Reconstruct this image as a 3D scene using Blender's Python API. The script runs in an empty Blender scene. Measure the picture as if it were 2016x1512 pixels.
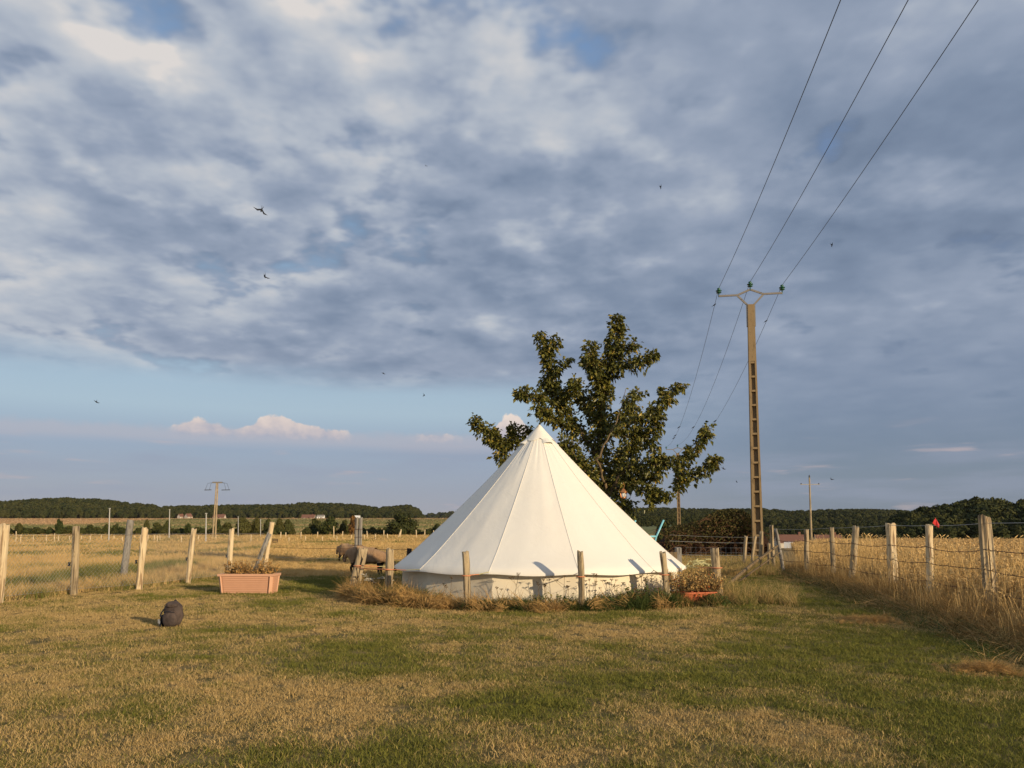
import bpy, bmesh, math, random
import numpy as np
from mathutils import Vector, Matrix, Quaternion, noise as mnoise

R = math.radians
SC = bpy.context.scene
COL = SC.collection

# ------------------------------------------------------------------ camera
F_PX = 1514.0                  # focal length in photograph pixels (2016 wide)
CAM_H = 1.25
PITCH = R(5.0)
HORIZON = 1045.0               # photograph row of eye level
cam_d = bpy.data.cameras.new('camera')
cam = bpy.data.objects.new('camera', cam_d)
COL.objects.link(cam)
cam_d.sensor_width = 36.0
cam_d.lens = F_PX / 2016 * 36.0
cam_d.shift_y = (math.tan(PITCH) * -1 + (HORIZON - 756) / F_PX) * F_PX / 2016
cam_d.clip_start = 0.05
cam_d.clip_end = 20000
cam.location = (0, 0, CAM_H)
cam.rotation_euler = (R(90) + PITCH, 0, 0)
SC.camera = cam

# ------------------------------------------------------------------ sun, exposure
SUN_AZ = R(44.5)                 # sun stands behind the camera, to the right
SUN_EL = R(12.5)
sun_d = bpy.data.lights.new('sun', 'SUN')
sun_d.energy = 5.0
sun_d.angle = R(0.6)
sun_d.color = (1.0, 0.79, 0.52)
sun = bpy.data.objects.new('sun', sun_d)
COL.objects.link(sun)
ldir = Vector((-math.sin(SUN_AZ) * math.cos(SUN_EL), math.cos(SUN_AZ) * math.cos(SUN_EL), -math.sin(SUN_EL)))
sun.rotation_euler = ldir.to_track_quat('-Z', 'Y').to_euler()
sun.location = (20, -20, 20)

SC.view_settings.view_transform = 'Standard'
SC.view_settings.look = 'None'
SC.view_settings.exposure = 0.0
SC.view_settings.gamma = 1.0
SC.view_settings.use_curve_mapping = False
SC.render.engine = 'CYCLES'
SC.cycles.use_denoising = True
SC.cycles.max_bounces = 6
SC.cycles.diffuse_bounces = 3
SC.cycles.glossy_bounces = 2
SC.cycles.transmission_bounces = 3
SC.cycles.transparent_max_bounces = 6
SC.cycles.volume_bounces = 0
SC.cycles.caustics_reflective = False
SC.cycles.caustics_refractive = False

# ------------------------------------------------------------------ node expression helper
def lin(c):
    return tuple((v / 255 / 12.92) if v / 255 <= 0.04045 else ((v / 255 + 0.055) / 1.055) ** 2.4 for v in c)

class E:
    """a socket (or number) with arithmetic that makes Math nodes"""
    nt = None
    def __init__(s, v): s.v = v
    @staticmethod
    def node(kind, **kw):
        n = E.nt.nodes.new(kind)
        for k, v in kw.items(): setattr(n, k, v)
        return n
    @staticmethod
    def put(sock, v):
        v = v.v if isinstance(v, E) else v
        if hasattr(v, 'node'): E.nt.links.new(v, sock)
        else: sock.default_value = v
    @staticmethod
    def m(op, *a, clamp=False):
        n = E.node('ShaderNodeMath', operation=op, use_clamp=clamp)
        for i, x in enumerate(a): E.put(n.inputs[i], x)
        return E(n.outputs[0])
    def __add__(s, o): return E.m('ADD', s, o)
    __radd__ = __add__
    def __sub__(s, o): return E.m('SUBTRACT', s, o)
    def __rsub__(s, o): return E.m('SUBTRACT', o, s)
    def __mul__(s, o): return E.m('MULTIPLY', s, o)
    __rmul__ = __mul__
    def __truediv__(s, o): return E.m('DIVIDE', s, o)
    def __rtruediv__(s, o): return E.m('DIVIDE', o, s)

def sstep(a, b, x):
    n = E.node('ShaderNodeMapRange', interpolation_type='SMOOTHSTEP')
    E.put(n.inputs[0], x); E.put(n.inputs[1], a); E.put(n.inputs[2], b)
    return E(n.outputs[0])
def nz(vec, scale, detail=3.0, rough=0.5, dist=0.0):
    n = E.node('ShaderNodeTexNoise')
    if vec is not None: E.put(n.inputs['Vector'], vec)
    n.inputs['Scale'].default_value = scale; n.inputs['Detail'].default_value = detail
    n.inputs['Roughness'].default_value = rough; n.inputs['Distortion'].default_value = dist
    return E(n.outputs[0])
def comb(x, y, z):
    n = E.node('ShaderNodeCombineXYZ')
    for i, v in enumerate((x, y, z)): E.put(n.inputs[i], v)
    return E(n.outputs[0])
def sep(v):
    n = E.node('ShaderNodeSeparateXYZ'); E.put(n.inputs[0], v)
    return [E(o) for o in n.outputs]
def vmath(op, a, b):
    n = E.node('ShaderNodeVectorMath', operation=op); E.put(n.inputs[0], a); E.put(n.inputs[1], b)
    return E(n.outputs[0])
def mixc(f, a, b, mode='MIX'):
    n = E.node('ShaderNodeMix', data_type='RGBA', blend_type=mode)
    E.put(n.inputs[0], f)
    for i, c in ((6, a), (7, b)):
        E.put(n.inputs[i], (*c, 1.0) if isinstance(c, tuple) else c)
    return E(n.outputs[2])
def ramp(f, stops):
    n = E.node('ShaderNodeValToRGB')
    el = n.color_ramp.elements
    while len(el) < len(stops): el.new(0.5)
    for e, (p, c) in zip(el, stops): e.position = p; e.color = (*c, 1.0)
    E.put(n.inputs[0], f)
    return E(n.outputs[0])
def attr(name, kind='GEOMETRY'):
    n = E.node('ShaderNodeAttribute', attribute_name=name, attribute_type=kind)
    return E(n.outputs['Fac'])

# ------------------------------------------------------------------ world: sky with a broken cloud deck
world = bpy.data.worlds.new('World'); SC.world = world
world.use_nodes = True
E.nt = world.node_tree
E.nt.nodes.clear()
sky = E.node('ShaderNodeTexSky', sky_type='NISHITA', sun_disc=False)
sky.sun_elevation = SUN_EL; sky.sun_rotation = math.pi - SUN_AZ
sky.altitude = 100; sky.air_density = 1.0; sky.dust_density = 1.5; sky.ozone_density = 1.5
tc = E.node('ShaderNodeTexCoord')
D = E(tc.outputs['Generated'])
dx, dy, dz = sep(D)
hyp = E.m('SQRT', dx * dx + dy * dy)
zc = E.m('MAXIMUM', dz, 0.0)
t = zc / E.m('MAXIMUM', hyp, 0.001)                 # tangent of the elevation
u = dx / E.m('MAXIMUM', hyp, 0.001)                 # -1 left .. 1 right
SKY_X, SKY_Y = 2.4, 17.7
k = 1.0 / (zc + 0.26)
P = comb(dx * k + SKY_X, dy * k + SKY_Y, dz * k * 2.4)
Q = vmath('ADD', P, (0.05, -0.04, 0.09))            # the same spot a little nearer the sun
tr = E.m('MULTIPLY', t, 0.8, clamp=True)
left = ramp(tr, [(0.0, lin((166, 166, 178))), (0.04, lin((152, 159, 180))), (0.085, lin((148, 163, 188))),
                 (0.12, lin((170, 190, 206))), (0.165, lin((164, 188, 208))), (0.30, lin((142, 175, 208))),
                 (0.6, lin((112, 152, 202))), (1.0, lin((98, 142, 198)))])
right = ramp(tr, [(0.0, lin((128, 140, 158))), (0.08, lin((118, 133, 157))), (0.2, lin((122, 138, 166))),
                  (0.5, lin((110, 150, 205))), (1.0, lin((95, 140, 205)))])
base = mixc(sstep(-0.05, 0.40, u), left, right)
skyc = E.node('ShaderNodeMix', data_type='RGBA', blend_type='MULTIPLY')
skyc.inputs[0].default_value = 1.0
E.put(skyc.inputs[6], E(sky.outputs[0])); skyc.inputs[7].default_value = (0.12, 0.12, 0.12, 1)
base = mixc(0.15, base, E(skyc.outputs[2]))
# soft grey bands and faint pink wisps low down
tl = comb(E.m('ARCTAN2', dx, E.m('ABSOLUTE', dy)) * 2.2, t * 16.0, 3.0)
low = nz(tl, 2.0, 4.0, 0.5)
lowmask = (1.0 - sstep(0.085, 0.14, t))
base = mixc(lowmask * sstep(0.45, 0.7, low) * 0.5, base, lin((150, 158, 178)))
base = mixc(lowmask * sstep(0.6, 0.78, nz(tl, 4.5, 3.0, 0.5)) * 0.6, base, lin((196, 178, 178)))
# low sunlit heap clouds above the far hills
az = E.m('ARCTAN2', dx, E.m('ABSOLUTE', dy))
def bump_(c0, w0, h0): return h0 * E.m('POWER', 2.718, 0.0 - ((az - c0) / w0) * ((az - c0) / w0))
cb = nz(comb(az * 30.0, t * 34.0, 0.0), 1.3, 5.0, 0.62)
hgt = bump_(-0.385, 0.035, 0.019) + bump_(-0.305, 0.030, 0.025) + bump_(-0.25, 0.05, 0.014) + bump_(-0.10, 0.05, 0.010) + bump_(0.0, 0.026, 0.036) + bump_(-0.75, 0.08, 0.02) + bump_(-1.2, 0.1, 0.022)
ctop = 0.118 + hgt + 0.022 * (cb - 0.5)
heap = sstep(0.0, 0.0035, ctop - t) * sstep(0.110, 0.122, t + 0.014 * (cb - 0.5)) * sstep(0.004, 0.012, hgt + 0.01 * (cb - 0.5))
bank = sstep(0.098, 0.112, t + 0.012 * (low - 0.5)) * (1.0 - sstep(0.116, 0.130, t + 0.02 * (cb - 0.5))) * (1.0 - sstep(0.02, 0.16, az)) * sstep(0.30, 0.55, low + 0.25)
base = mixc(bank * 0.55, base, lin((182, 180, 190)))
heapc = ramp(cb * 0.6 + (t - 0.115) * 11.0, [(0.2, lin((160, 166, 186))), (0.5, lin((214, 200, 196))), (0.75, lin((240, 222, 208)))])
base = mixc(heap * 0.92, base, heapc)
# cloud deck
nL = nz(P, 0.75, 2.0, 0.5, 0.2)
wq = 2.2
fine = sstep(0.10, 0.45, t)                          # the deck loses its relief towards the horizon
n0 = nz(P, wq, 3.0, 0.42, 0.0)
n1 = nz(Q, wq, 3.0, 0.42, 0.0)
rel = (n0 - n1)
Q2 = vmath('ADD', P, (0.025, -0.02, 0.05))
puff = nz(P, 5.2, 4.0, 0.50, 0.0)
rel2 = puff - nz(Q2, 5.2, 4.0, 0.50, 0.0)
edge = 0.192 * (1.0 - sstep(0.03, 0.40, u))
wob = nz(tl, 1.4, 4.0, 0.55) - 0.5
deck = sstep(-0.022, 0.03, t - edge + 0.05 * wob) * (1.0 - sstep(0.02, 0.30, u) * (1.0 - sstep(0.06, 0.26, t)))
dens = nL * 0.25 + n0 * 0.37 + puff * 0.58 + 0.06 * u - 0.04 * bump_(-0.20, 0.22, 1.0) * sstep(0.2, 0.3, t)
cover = sstep(0.42, 0.52, dens)
rim = sstep(0.46, 0.54, dens) * (1.0 - sstep(0.54, 0.64, dens))
lit = 1.3 - sstep(-0.35, 0.45, u) * 0.55             # the deck is thicker, so duller, to the right
shade = 0.36 + (rel * 1.2 + rel2 * 1.45 * lit + (puff - 0.5) * 0.60) * (0.45 + 0.55 * fine) + rim * 0.20 * lit - u * 0.17 - (nL - 0.5) * 0.35 + 0.07 * sstep(0.28, 0.75, t)
deckc = ramp(shade, [(0.0, lin((112, 128, 152))), (0.25, lin((128, 143, 166))), (0.5, lin((150, 162, 182))),
                     (0.72, lin((178, 186, 198))), (0.92, lin((203, 204, 207))), (1.0, lin((220, 215, 212)))])
skyall = mixc(deck * (0.20 + 0.80 * cover), base, deckc)
skyall = mixc(sstep(0.0, -0.02, dz), skyall, (0.10, 0.09, 0.05))
bg = E.node('ShaderNodeBackground')
E.put(bg.inputs[0], skyall); bg.inputs[1].default_value = 1.0
wo = E.node('ShaderNodeOutputWorld')
E.nt.links.new(bg.outputs[0], wo.inputs[0])
world.cycles.sampling_method = 'MANUAL'; world.cycles.sample_map_resolution = 512

# ------------------------------------------------------------------ pixel <-> place helpers
_R = Vector((1, 0, 0)); _F = Vector((0, math.cos(PITCH), math.sin(PITCH))); _U = Vector((0, -math.sin(PITCH), math.cos(PITCH)))
def ray(px, py):
    x = (px - 1008) / F_PX
    y = (756 - py) / F_PX + cam_d.shift_y * 2016 / F_PX
    return (_F + _R * x + _U * y)
def at(px, py, Y):
    r = ray(px, py); s = Y / r.y
    return Vector((r.x * s, Y, CAM_H + r.z * s))
def gd(px, py, z=0.0):
    r = ray(px, py); s = (z - CAM_H) / r.z
    return Vector((r.x * s, r.y * s, z))

def smooth(a, b, x):
    q = np.clip((x - a) / (b - a), 0, 1); return q * q * (3 - 2 * q)
def Z(x, y):
    """height of the land"""
    x = np.asarray(x, float); y = np.asarray(y, float)
    ang = x / np.maximum(np.abs(y), 1.0)
    fw = smooth(0, 30, y)
    wR = smooth(0.25, 0.34, ang) * fw
    hl = 15.0 * np.clip((y - 195) / 700, 0, 1) ** 1.2 - 6 * smooth(-0.12, -0.02, ang) * smooth(900, 1400, y)
    hr = -4.0 * smooth(54, 120, y) + 12.0 * smooth(420, 1000, y)
    return hl * (1 - wR) + hr * wR
def zz(x, y): return float(Z(x, y))

# ------------------------------------------------------------------ object helpers
def tag(o, label=None, cat=None, group=None, kind=None):
    if label: o['label'] = label
    if cat: o['category'] = cat
    if group: o['group'] = group
    if kind: o['kind'] = kind
    return o
def empty(name, loc=(0, 0, 0), rz=0.0):
    o = bpy.data.objects.new(name, None); COL.objects.link(o)
    o.location = loc; o.rotation_euler = (0, 0, rz); o.empty_display_size = 0.1
    return o
def mesh_obj(name, verts, faces, m=None, parent=None, smooth_=False, link=True):
    me = bpy.data.meshes.new(name)
    me.from_pydata([tuple(v) for v in verts], [], faces); me.update()
    return finish(name, me, m, parent, smooth_, link)
def finish(name, me, m=None, parent=None, smooth_=False, link=True):
    if m:
        for x in (m if isinstance(m, (list, tuple)) else [m]): me.materials.append(x)
    if smooth_: me.polygons.foreach_set('use_smooth', [True] * len(me.polygons))
    o = bpy.data.objects.new(name, me)
    if link: COL.objects.link(o)
    if parent: o.parent = parent
    return o
class MB:
    """collects shapes into one mesh"""
    def __init__(s): s.v = []; s.f = []; s.mi = []
    def add(s, vs, fs, mi=0):
        b = len(s.v); s.v += [tuple(v) for v in vs]; s.f += [tuple(i + b for i in f) for f in fs]; s.mi += [mi] * len(fs)
    def box(s, c, size, rz=0.0, mi=0, M=None):
        hx, hy, hz = size[0] / 2, size[1] / 2, size[2] / 2
        vs = [Vector((x, y, z)) for x in (-hx, hx) for y in (-hy, hy) for z in (-hz, hz)]
        Rm = M if M is not None else Matrix.Rotation(rz, 3, 'Z')
        vs = [Rm @ v + Vector(c) for v in vs]
        s.add(vs, [(0, 1, 3, 2), (4, 6, 7, 5), (0, 4, 5, 1), (2, 3, 7, 6), (0, 2, 6, 4), (1, 5, 7, 3)], mi)
    def beam(s, a, b, w, h, mi=0):
        a, b = Vector(a), Vector(b); d = b - a
        q = d.to_track_quat('Z', 'Y').to_matrix()
        s.box((a + b) / 2, (w, h, d.length), M=q, mi=mi)
    def tube(s, pts, r, n=6, mi=0, cap=True):
        pts = [Vector(p) for p in pts]; N = len(pts)
        rs = r if isinstance(r, (list, tuple)) else [r] * N
        ring = []; up = Vector((0.123, 0.31, 0.94)).normalized()
        for i, p in enumerate(pts):
            tdir = (pts[min(i + 1, N - 1)] - pts[max(i - 1, 0)]).normalized()
            a = tdir.cross(up)
            if a.length < 1e-3: a = tdir.cross(Vector((1, 0, 0)))
            a.normalize(); b = tdir.cross(a)
            ring.append([p + (a * math.cos(2 * math.pi * j / n) + b * math.sin(2 * math.pi * j / n)) * rs[i] for j in range(n)])
        vs = [v for rg in ring for v in rg]
        fs = [(i * n + j, i * n + (j + 1) % n, (i + 1) * n + (j + 1) % n, (i + 1) * n + j) for i in range(N - 1) for j in range(n)]
        if cap: fs += [tuple(range(n - 1, -1, -1)), tuple((N - 1) * n + j for j in range(n))]
        s.add(vs, fs, mi)
    def lathe(s, prof, n=12, c=(0, 0, 0), mi=0):
        vs = [(c[0] + r * math.cos(2 * math.pi * j / n), c[1] + r * math.sin(2 * math.pi * j / n), c[2] + z) for r, z in prof for j in range(n)]
        fs = [(i * n + j, i * n + (j + 1) % n, (i + 1) * n + (j + 1) % n, (i + 1) * n + j) for i in range(len(prof) - 1) for j in range(n)]
        s.add(vs, fs, mi)
    def build(s, name, m, parent=None, smooth_=False, link=True):
        me = bpy.data.meshes.new(name); me.from_pydata(s.v, [], s.f); me.update()
        if isinstance(m, (list, tuple)): me.polygons.foreach_set('material_index', s.mi)
        return finish(name, me, m, parent, smooth_, link)
def copy_tree(o, parent=None):
    c = o.copy(); COL.objects.link(c); c.parent = parent
    for ch in list(o.children): copy_tree(ch, c)
    return c
def nprng(seed): return np.random.default_rng(seed)
def vnoise(x, y, seed=0):
    """smooth value noise on arrays, 0..1"""
    g = nprng(seed).random((64, 64))
    x = np.asarray(x, float); y = np.asarray(y, float)
    xi = np.floor(x).astype(int); yi = np.floor(y).astype(int); fx = x - xi; fy = y - yi
    fx = fx * fx * (3 - 2 * fx); fy = fy * fy * (3 - 2 * fy)
    a = g[xi % 64, yi % 64]; b = g[(xi + 1) % 64, yi % 64]; c = g[xi % 64, (yi + 1) % 64]; d = g[(xi + 1) % 64, (yi + 1) % 64]
    return (a * (1 - fx) + b * fx) * (1 - fy) + (c * (1 - fx) + d * fx) * fy
def fbm(x, y, seed=0, o=3):
    s = 0; w = 0.5; tot = 0
    for i in range(o):
        s = s + w * vnoise(np.asarray(x) * 2 ** i + 7.3 * i, np.asarray(y) * 2 ** i + 3.1 * i, seed + i); tot += w; w *= 0.5
    return s / tot

# ------------------------------------------------------------------ materials
def material(name, col_fn, rough=0.8, spec=0.3, bump=None, transl=0.0, metallic=0.0, emit=None):
    m = bpy.data.materials.new(name); m.use_nodes = True
    E.nt = m.node_tree; E.nt.nodes.clear()
    out = E.node('ShaderNodeOutputMaterial')
    p = E.node('ShaderNodeBsdfPrincipled')
    c = col_fn() if callable(col_fn) else col_fn
    E.put(p.inputs['Base Color'], (*c, 1.0) if isinstance(c, tuple) else c)
    p.inputs['Roughness'].default_value = rough; p.inputs['Metallic'].default_value = metallic
    p.inputs['Specular IOR Level'].default_value = spec
    if bump:
        b = E.node('ShaderNodeBump'); h, strength, dist = bump()
        E.put(b.inputs['Height'], h); b.inputs['Strength'].default_value = strength; b.inputs['Distance'].default_value = dist
        E.nt.links.new(b.outputs[0], p.inputs['Normal'])
    if transl > 0:
        tn = E.node('ShaderNodeBsdfTranslucent')
        E.put(tn.inputs[0], (*c, 1.0) if isinstance(c, tuple) else c)
        mx = E.node('ShaderNodeMixShader'); mx.inputs[0].default_value = transl
        E.nt.links.new(p.outputs[0], mx.inputs[1]); E.nt.links.new(tn.outputs[0], mx.inputs[2])
        E.nt.links.new(mx.outputs[0], out.inputs[0])
    else:
        E.nt.links.new(p.outputs[0], out.inputs[0])
    return m
def objco(): return E(E.node('ShaderNodeTexCoord').outputs['Object'])
def worldpos(): return E(E.node('ShaderNodeNewGeometry').outputs['Position'])
def rnd(): return E(E.node('ShaderNodeObjectInfo').outputs['Random'])
def scaled(v, s):
    n = E.node('ShaderNodeMapping'); E.put(n.inputs[0], v); n.inputs['Scale'].default_value = s
    return E(n.outputs[0])
M = {}
def wood(name, a, b, dark):
    def c():
        o = objco(); r = rnd()
        g = nz(scaled(o, (22, 22, 1.6)), 1.0, 5.0, 0.6, 0.6)
        f = nz(scaled(o, (3, 3, 1.2)), 1.3, 3.0, 0.5)
        cc = mixc(sstep(0.35, 0.7, f), a, b)
        cc = mixc(r * 0.25, cc, tuple(0.7 * v for v in a))
        cc = mixc(sstep(0.50, 0.64, g) * 0.85, cc, dark)
        return mixc(sstep(0.66, 0.74, nz(scaled(o, (7, 7, 2.5)), 1.0, 2.0, 0.5)) * 0.55, cc, dark)
    def bp():
        return nz(scaled(objco(), (26, 26, 1.8)), 1.0, 5.0, 0.65, 0.6), 1.0, 0.03
    return material(name, c, 0.85, 0.15, bp)
M['pale_wood'] = wood('pale_split_wood', (0.72, 0.59, 0.38), (0.62, 0.46, 0.27), (0.24, 0.15, 0.08))
M['old_wood'] = wood('weathered_wood', (0.46, 0.36, 0.22), (0.33, 0.26, 0.17), (0.08, 0.06, 0.04))
M['grey_wood'] = wood('grey_wood', (0.30, 0.28, 0.25), (0.24, 0.22, 0.19), (0.08, 0.07, 0.06))
M['dark_wood'] = wood('dark_wood', (0.07, 0.05, 0.04), (0.05, 0.04, 0.03), (0.02, 0.015, 0.012))
M['bark'] = wood('bark', (0.19, 0.14, 0.08), (0.24, 0.17, 0.09), (0.06, 0.045, 0.03))

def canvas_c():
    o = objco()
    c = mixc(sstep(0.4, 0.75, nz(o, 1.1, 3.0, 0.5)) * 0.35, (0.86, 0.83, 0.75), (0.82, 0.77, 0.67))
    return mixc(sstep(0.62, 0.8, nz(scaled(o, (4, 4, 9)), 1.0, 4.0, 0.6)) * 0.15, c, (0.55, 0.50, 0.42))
def canvas_b():
    o = objco()
    return nz(o, 2.2, 4.0, 0.55, 0.5) + 0.012 * nz(o, 160.0, 1.0, 0.5), 0.22, 0.06
M['canvas'] = material('tent_canvas', canvas_c, 0.9, 0.1, canvas_b, transl=0.14)
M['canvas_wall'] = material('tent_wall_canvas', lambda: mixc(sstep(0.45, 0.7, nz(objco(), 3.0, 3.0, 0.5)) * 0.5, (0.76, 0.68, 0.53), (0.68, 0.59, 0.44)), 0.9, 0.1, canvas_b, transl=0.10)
M['seam'] = material('seam_thread', (0.80, 0.75, 0.66), 0.9, 0.1)
M['orange'] = material('orange_strap', lambda: mixc(nz(objco(), 9.0, 2.0), (0.62, 0.22, 0.09), (0.50, 0.22, 0.12)), 0.6, 0.3)
M['rope'] = material('pale_rope', lambda: mixc(nz(objco(), 30.0, 2.0), (0.50, 0.45, 0.24), (0.36, 0.34, 0.16)), 0.9, 0.1)
M['terracotta'] = material('terracotta_plastic', lambda: mixc(nz(objco(), 6.0, 4.0, 0.6), (0.62, 0.355, 0.225), (0.52, 0.29, 0.18)), 0.55, 0.35,
                           lambda: (nz(objco(), 40.0, 3.0), 0.2, 0.004))
M['terracotta_red'] = material('terracotta_red', lambda: mixc(nz(objco(), 6.0, 4.0, 0.6), (0.52, 0.13, 0.045), (0.40, 0.10, 0.04)), 0.6, 0.3)
M['soil'] = material('soil', lambda: mixc(nz(objco(), 25.0, 3.0), (0.05, 0.035, 0.02), (0.10, 0.07, 0.04)), 0.95, 0.1)
M['concrete'] = material('pole_concrete', lambda: mixc(sstep(0.5, 0.75, nz(scaled(objco(), (3, 3, 1)), 3.0, 5.0, 0.65)) * 0.7, mixc(nz(objco(), 1.2, 3.0), (0.22, 0.160, 0.090), (0.28, 0.205, 0.115)), (0.085, 0.062, 0.036)), 0.9, 0.1,
                         lambda: (nz(objco(), 45.0, 4.0, 0.6), 0.5, 0.01))
M['steel'] = material('painted_steel', lambda: mixc(nz(objco(), 8.0, 3.0), (0.26, 0.24, 0.21), (0.20, 0.18, 0.16)), 0.5, 0.4, metallic=0.3)
M['wire'] = material('conductor', (0.045, 0.05, 0.06), 0.5, 0.4)
M['rust_wire'] = material('rusty_wire', (0.11, 0.06, 0.035), 0.8, 0.2)
M['galv'] = material('galvanised_wire', (0.40, 0.40, 0.38), 0.45, 0.4, metallic=0.5)
M['glass_green'] = material('insulator_glass', (0.02, 0.10, 0.06), 0.3, 0.4)
M['white_pole'] = material('white_pole', lambda: mixc(nz(objco(), 2.0, 3.0), (0.46, 0.46, 0.44), (0.36, 0.36, 0.35)), 0.6, 0.3)
M['black'] = material('black_plumage', (0.012, 0.012, 0.014), 0.6, 0.3)
M['red'] = material('red_plastic', (0.62, 0.02, 0.02), 0.5, 0.4)
M['blue_tube'] = material('light_blue_paint', lambda: mixc(nz(objco(), 12.0, 2.0), (0.22, 0.56, 0.66), (0.18, 0.48, 0.58)), 0.35, 0.5)
M['copper'] = material('copper', lambda: mixc(nz(objco(), 14.0, 3.0), (0.75, 0.30, 0.10), (0.50, 0.22, 0.09)), 0.35, 0.5, metallic=0.8)
M['glass'] = material('lantern_glass', (0.75, 0.75, 0.72), 0.06, 0.8)
M['pack'] = material('brown_pack_cloth', lambda: mixc(sstep(0.4, 0.65, nz(objco(), 9.0, 4.0, 0.6)), (0.090, 0.066, 0.056), (0.055, 0.042, 0.038)), 0.8, 0.2,
                     lambda: (nz(objco(), 14.0, 4.0, 0.6), 0.7, 0.03))
M['pack_dark'] = material('black_webbing', (0.012, 0.013, 0.018), 0.7, 0.3)
M['buckle'] = material('grey_buckle', (0.22, 0.23, 0.25), 0.4, 0.5)
def leafmat(name, a, b, y, rough=0.42, transl=0.18, spec=0.35, vary=0.0):
    def c():
        r = attr('leaf')
        cc = mixc(r, a, b)
        if vary: cc = mixc(rnd() * vary, cc, y)
        return mixc(sstep(0.93, 0.97, r), cc, y)
    return material(name, c, rough, spec, None, transl)
M['leaf'] = leafmat('fruit_tree_leaf', (0.062, 0.075, 0.015), (0.19, 0.17, 0.032), (0.40, 0.28, 0.05))
M['far_leaf'] = leafmat('far_tree_leaf', (0.018, 0.028, 0.010), (0.042, 0.050, 0.016), (0.075, 0.072, 0.022), 0.8, 0.0, 0.1, 0.75)  # leaf tones kept dark: cloud shade over the woods is in the colour
M['hedge_leaf'] = leafmat('hedge_leaf', (0.024, 0.036, 0.012), (0.055, 0.066, 0.018), (0.12, 0.10, 0.03), 0.8, 0.0, 0.1, 0.45)
M['rusty_leaf'] = leafmat('rusty_leaf', (0.15, 0.075, 0.025), (0.20, 0.11, 0.035), (0.22, 0.15, 0.05), 0.8, 0.0, 0.1)
M['dry_leaf'] = leafmat('dried_plant', (0.33, 0.17, 0.055), (0.48, 0.30, 0.10), (0.12, 0.05, 0.02), 0.8, 0.15, 0.1)
M['dry_leaf2'] = leafmat('dried_yellow_plant', (0.40, 0.25, 0.09), (0.52, 0.36, 0.14), (0.55, 0.14, 0.04), 0.8, 0.15, 0.1)
M['weed'] = leafmat('weed_leaf', (0.045, 0.075, 0.018), (0.095, 0.125, 0.03), (0.22, 0.18, 0.05), 0.6, 0.15, 0.2)
M['bramble'] = leafmat('bramble_leaf', (0.05, 0.052, 0.018), (0.105, 0.088, 0.030), (0.18, 0.10, 0.045), 0.8, 0.1, 0.1)
M['twig'] = material('bramble_twig', lambda: mixc(nz(objco(), 1.6, 3.0), (0.10, 0.05, 0.032), (0.15, 0.085, 0.045)), 0.9, 0.1)
M['hedge_shade'] = material('bramble_shade', (0.035, 0.02, 0.014), 0.95, 0.05)  # near-black brown for the hedge core, standing for the shade inside
def grassmat(name, green, green2, dry, dry2, transl=0.2):
    def c():
        d = attr('dry', 'INSTANCER'); b = attr('blade')
        g = mixc(b, green, green2); y = mixc(b, dry, dry2)
        f = sstep(0.25, 0.75, d + (b - 0.5) * 0.7)
        cc = mixc(f, g, y)
        return mixc(nz(worldpos(), 3.0, 3.0, 0.6) * 0.45, cc, mixc(0.5, cc, (0.10, 0.06, 0.02)))
    return material(name, c, 0.75, 0.15, None, transl)
M['lawn_blade'] = grassmat('lawn_blade', (0.125, 0.145, 0.022), (0.25, 0.235, 0.050), (0.47, 0.325, 0.125), (0.68, 0.485, 0.215))
M['straw_blade'] = grassmat('straw_blade', (0.11, 0.15, 0.03), (0.24, 0.22, 0.06), (0.60, 0.39, 0.145), (0.76, 0.53, 0.23))
M['hay_blade'] = grassmat('hay_blade', (0.05, 0.085, 0.018), (0.09, 0.12, 0.028), (0.42, 0.25, 0.09), (0.58, 0.37, 0.14))
M['wheat_blade'] = grassmat('wheat_blade', (0.12, 0.14, 0.03), (0.2, 0.2, 0.05), (0.54, 0.345, 0.135), (0.70, 0.47, 0.205))
M['crop_blade'] = grassmat('crop_blade', (0.19, 0.215, 0.08), (0.28, 0.28, 0.115), (0.56, 0.36, 0.19), (0.66, 0.44, 0.24))
M['umbel'] = material('umbel_head', (0.60, 0.56, 0.46), 0.9, 0.1)
M['umbel_dry'] = material('dry_umbel', (0.13, 0.085, 0.04), 0.9, 0.1)
M['wool'] = material('brown_wool', lambda: mixc(sstep(0.35, 0.7, nz(objco(), 3.0, 4.0, 0.6)), (0.32, 0.20, 0.115), (0.44, 0.30, 0.18)), 0.95, 0.05,
                     lambda: (nz(objco(), 30.0, 4.0, 0.7), 1.0, 0.04))
M['sheep_black'] = material('black_fleece_leg', (0.02, 0.016, 0.014), 0.85, 0.2)
M['roof_red'] = material('red_tile_roof', lambda: mixc(nz(scaled(objco(), (1, 1, 6)), 1.0, 3.0), (0.15, 0.075, 0.055), (0.20, 0.105, 0.075)), 0.9, 0.1)
M['house_wall'] = material('house_render', lambda: mixc(nz(objco(), 0.8, 3.0), (0.62, 0.55, 0.45), (0.52, 0.46, 0.38)), 0.9, 0.1)
M['house_white'] = material('house_white', (0.70, 0.70, 0.68), 0.8, 0.2)
M['window'] = material('dark_pane', (0.03, 0.035, 0.045), 0.15, 0.5)
M['tyre'] = material('tyre', (0.02, 0.02, 0.02), 0.9, 0.1)
M['van_white'] = material('van_paint', (0.72, 0.73, 0.74), 0.3, 0.5)

def proj(x, y, z=0.0):
    """photograph pixel of a place (arrays)"""
    x = np.asarray(x, float); y = np.asarray(y, float); zr = np.asarray(z, float) - CAM_H
    dep = y * _F.y + zr * _F.z; up = y * _U.y + zr * _U.z
    return 1008 + x / dep * F_PX, 756 - (up / dep - cam_d.shift_y * 2016 / F_PX) * F_PX

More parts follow.
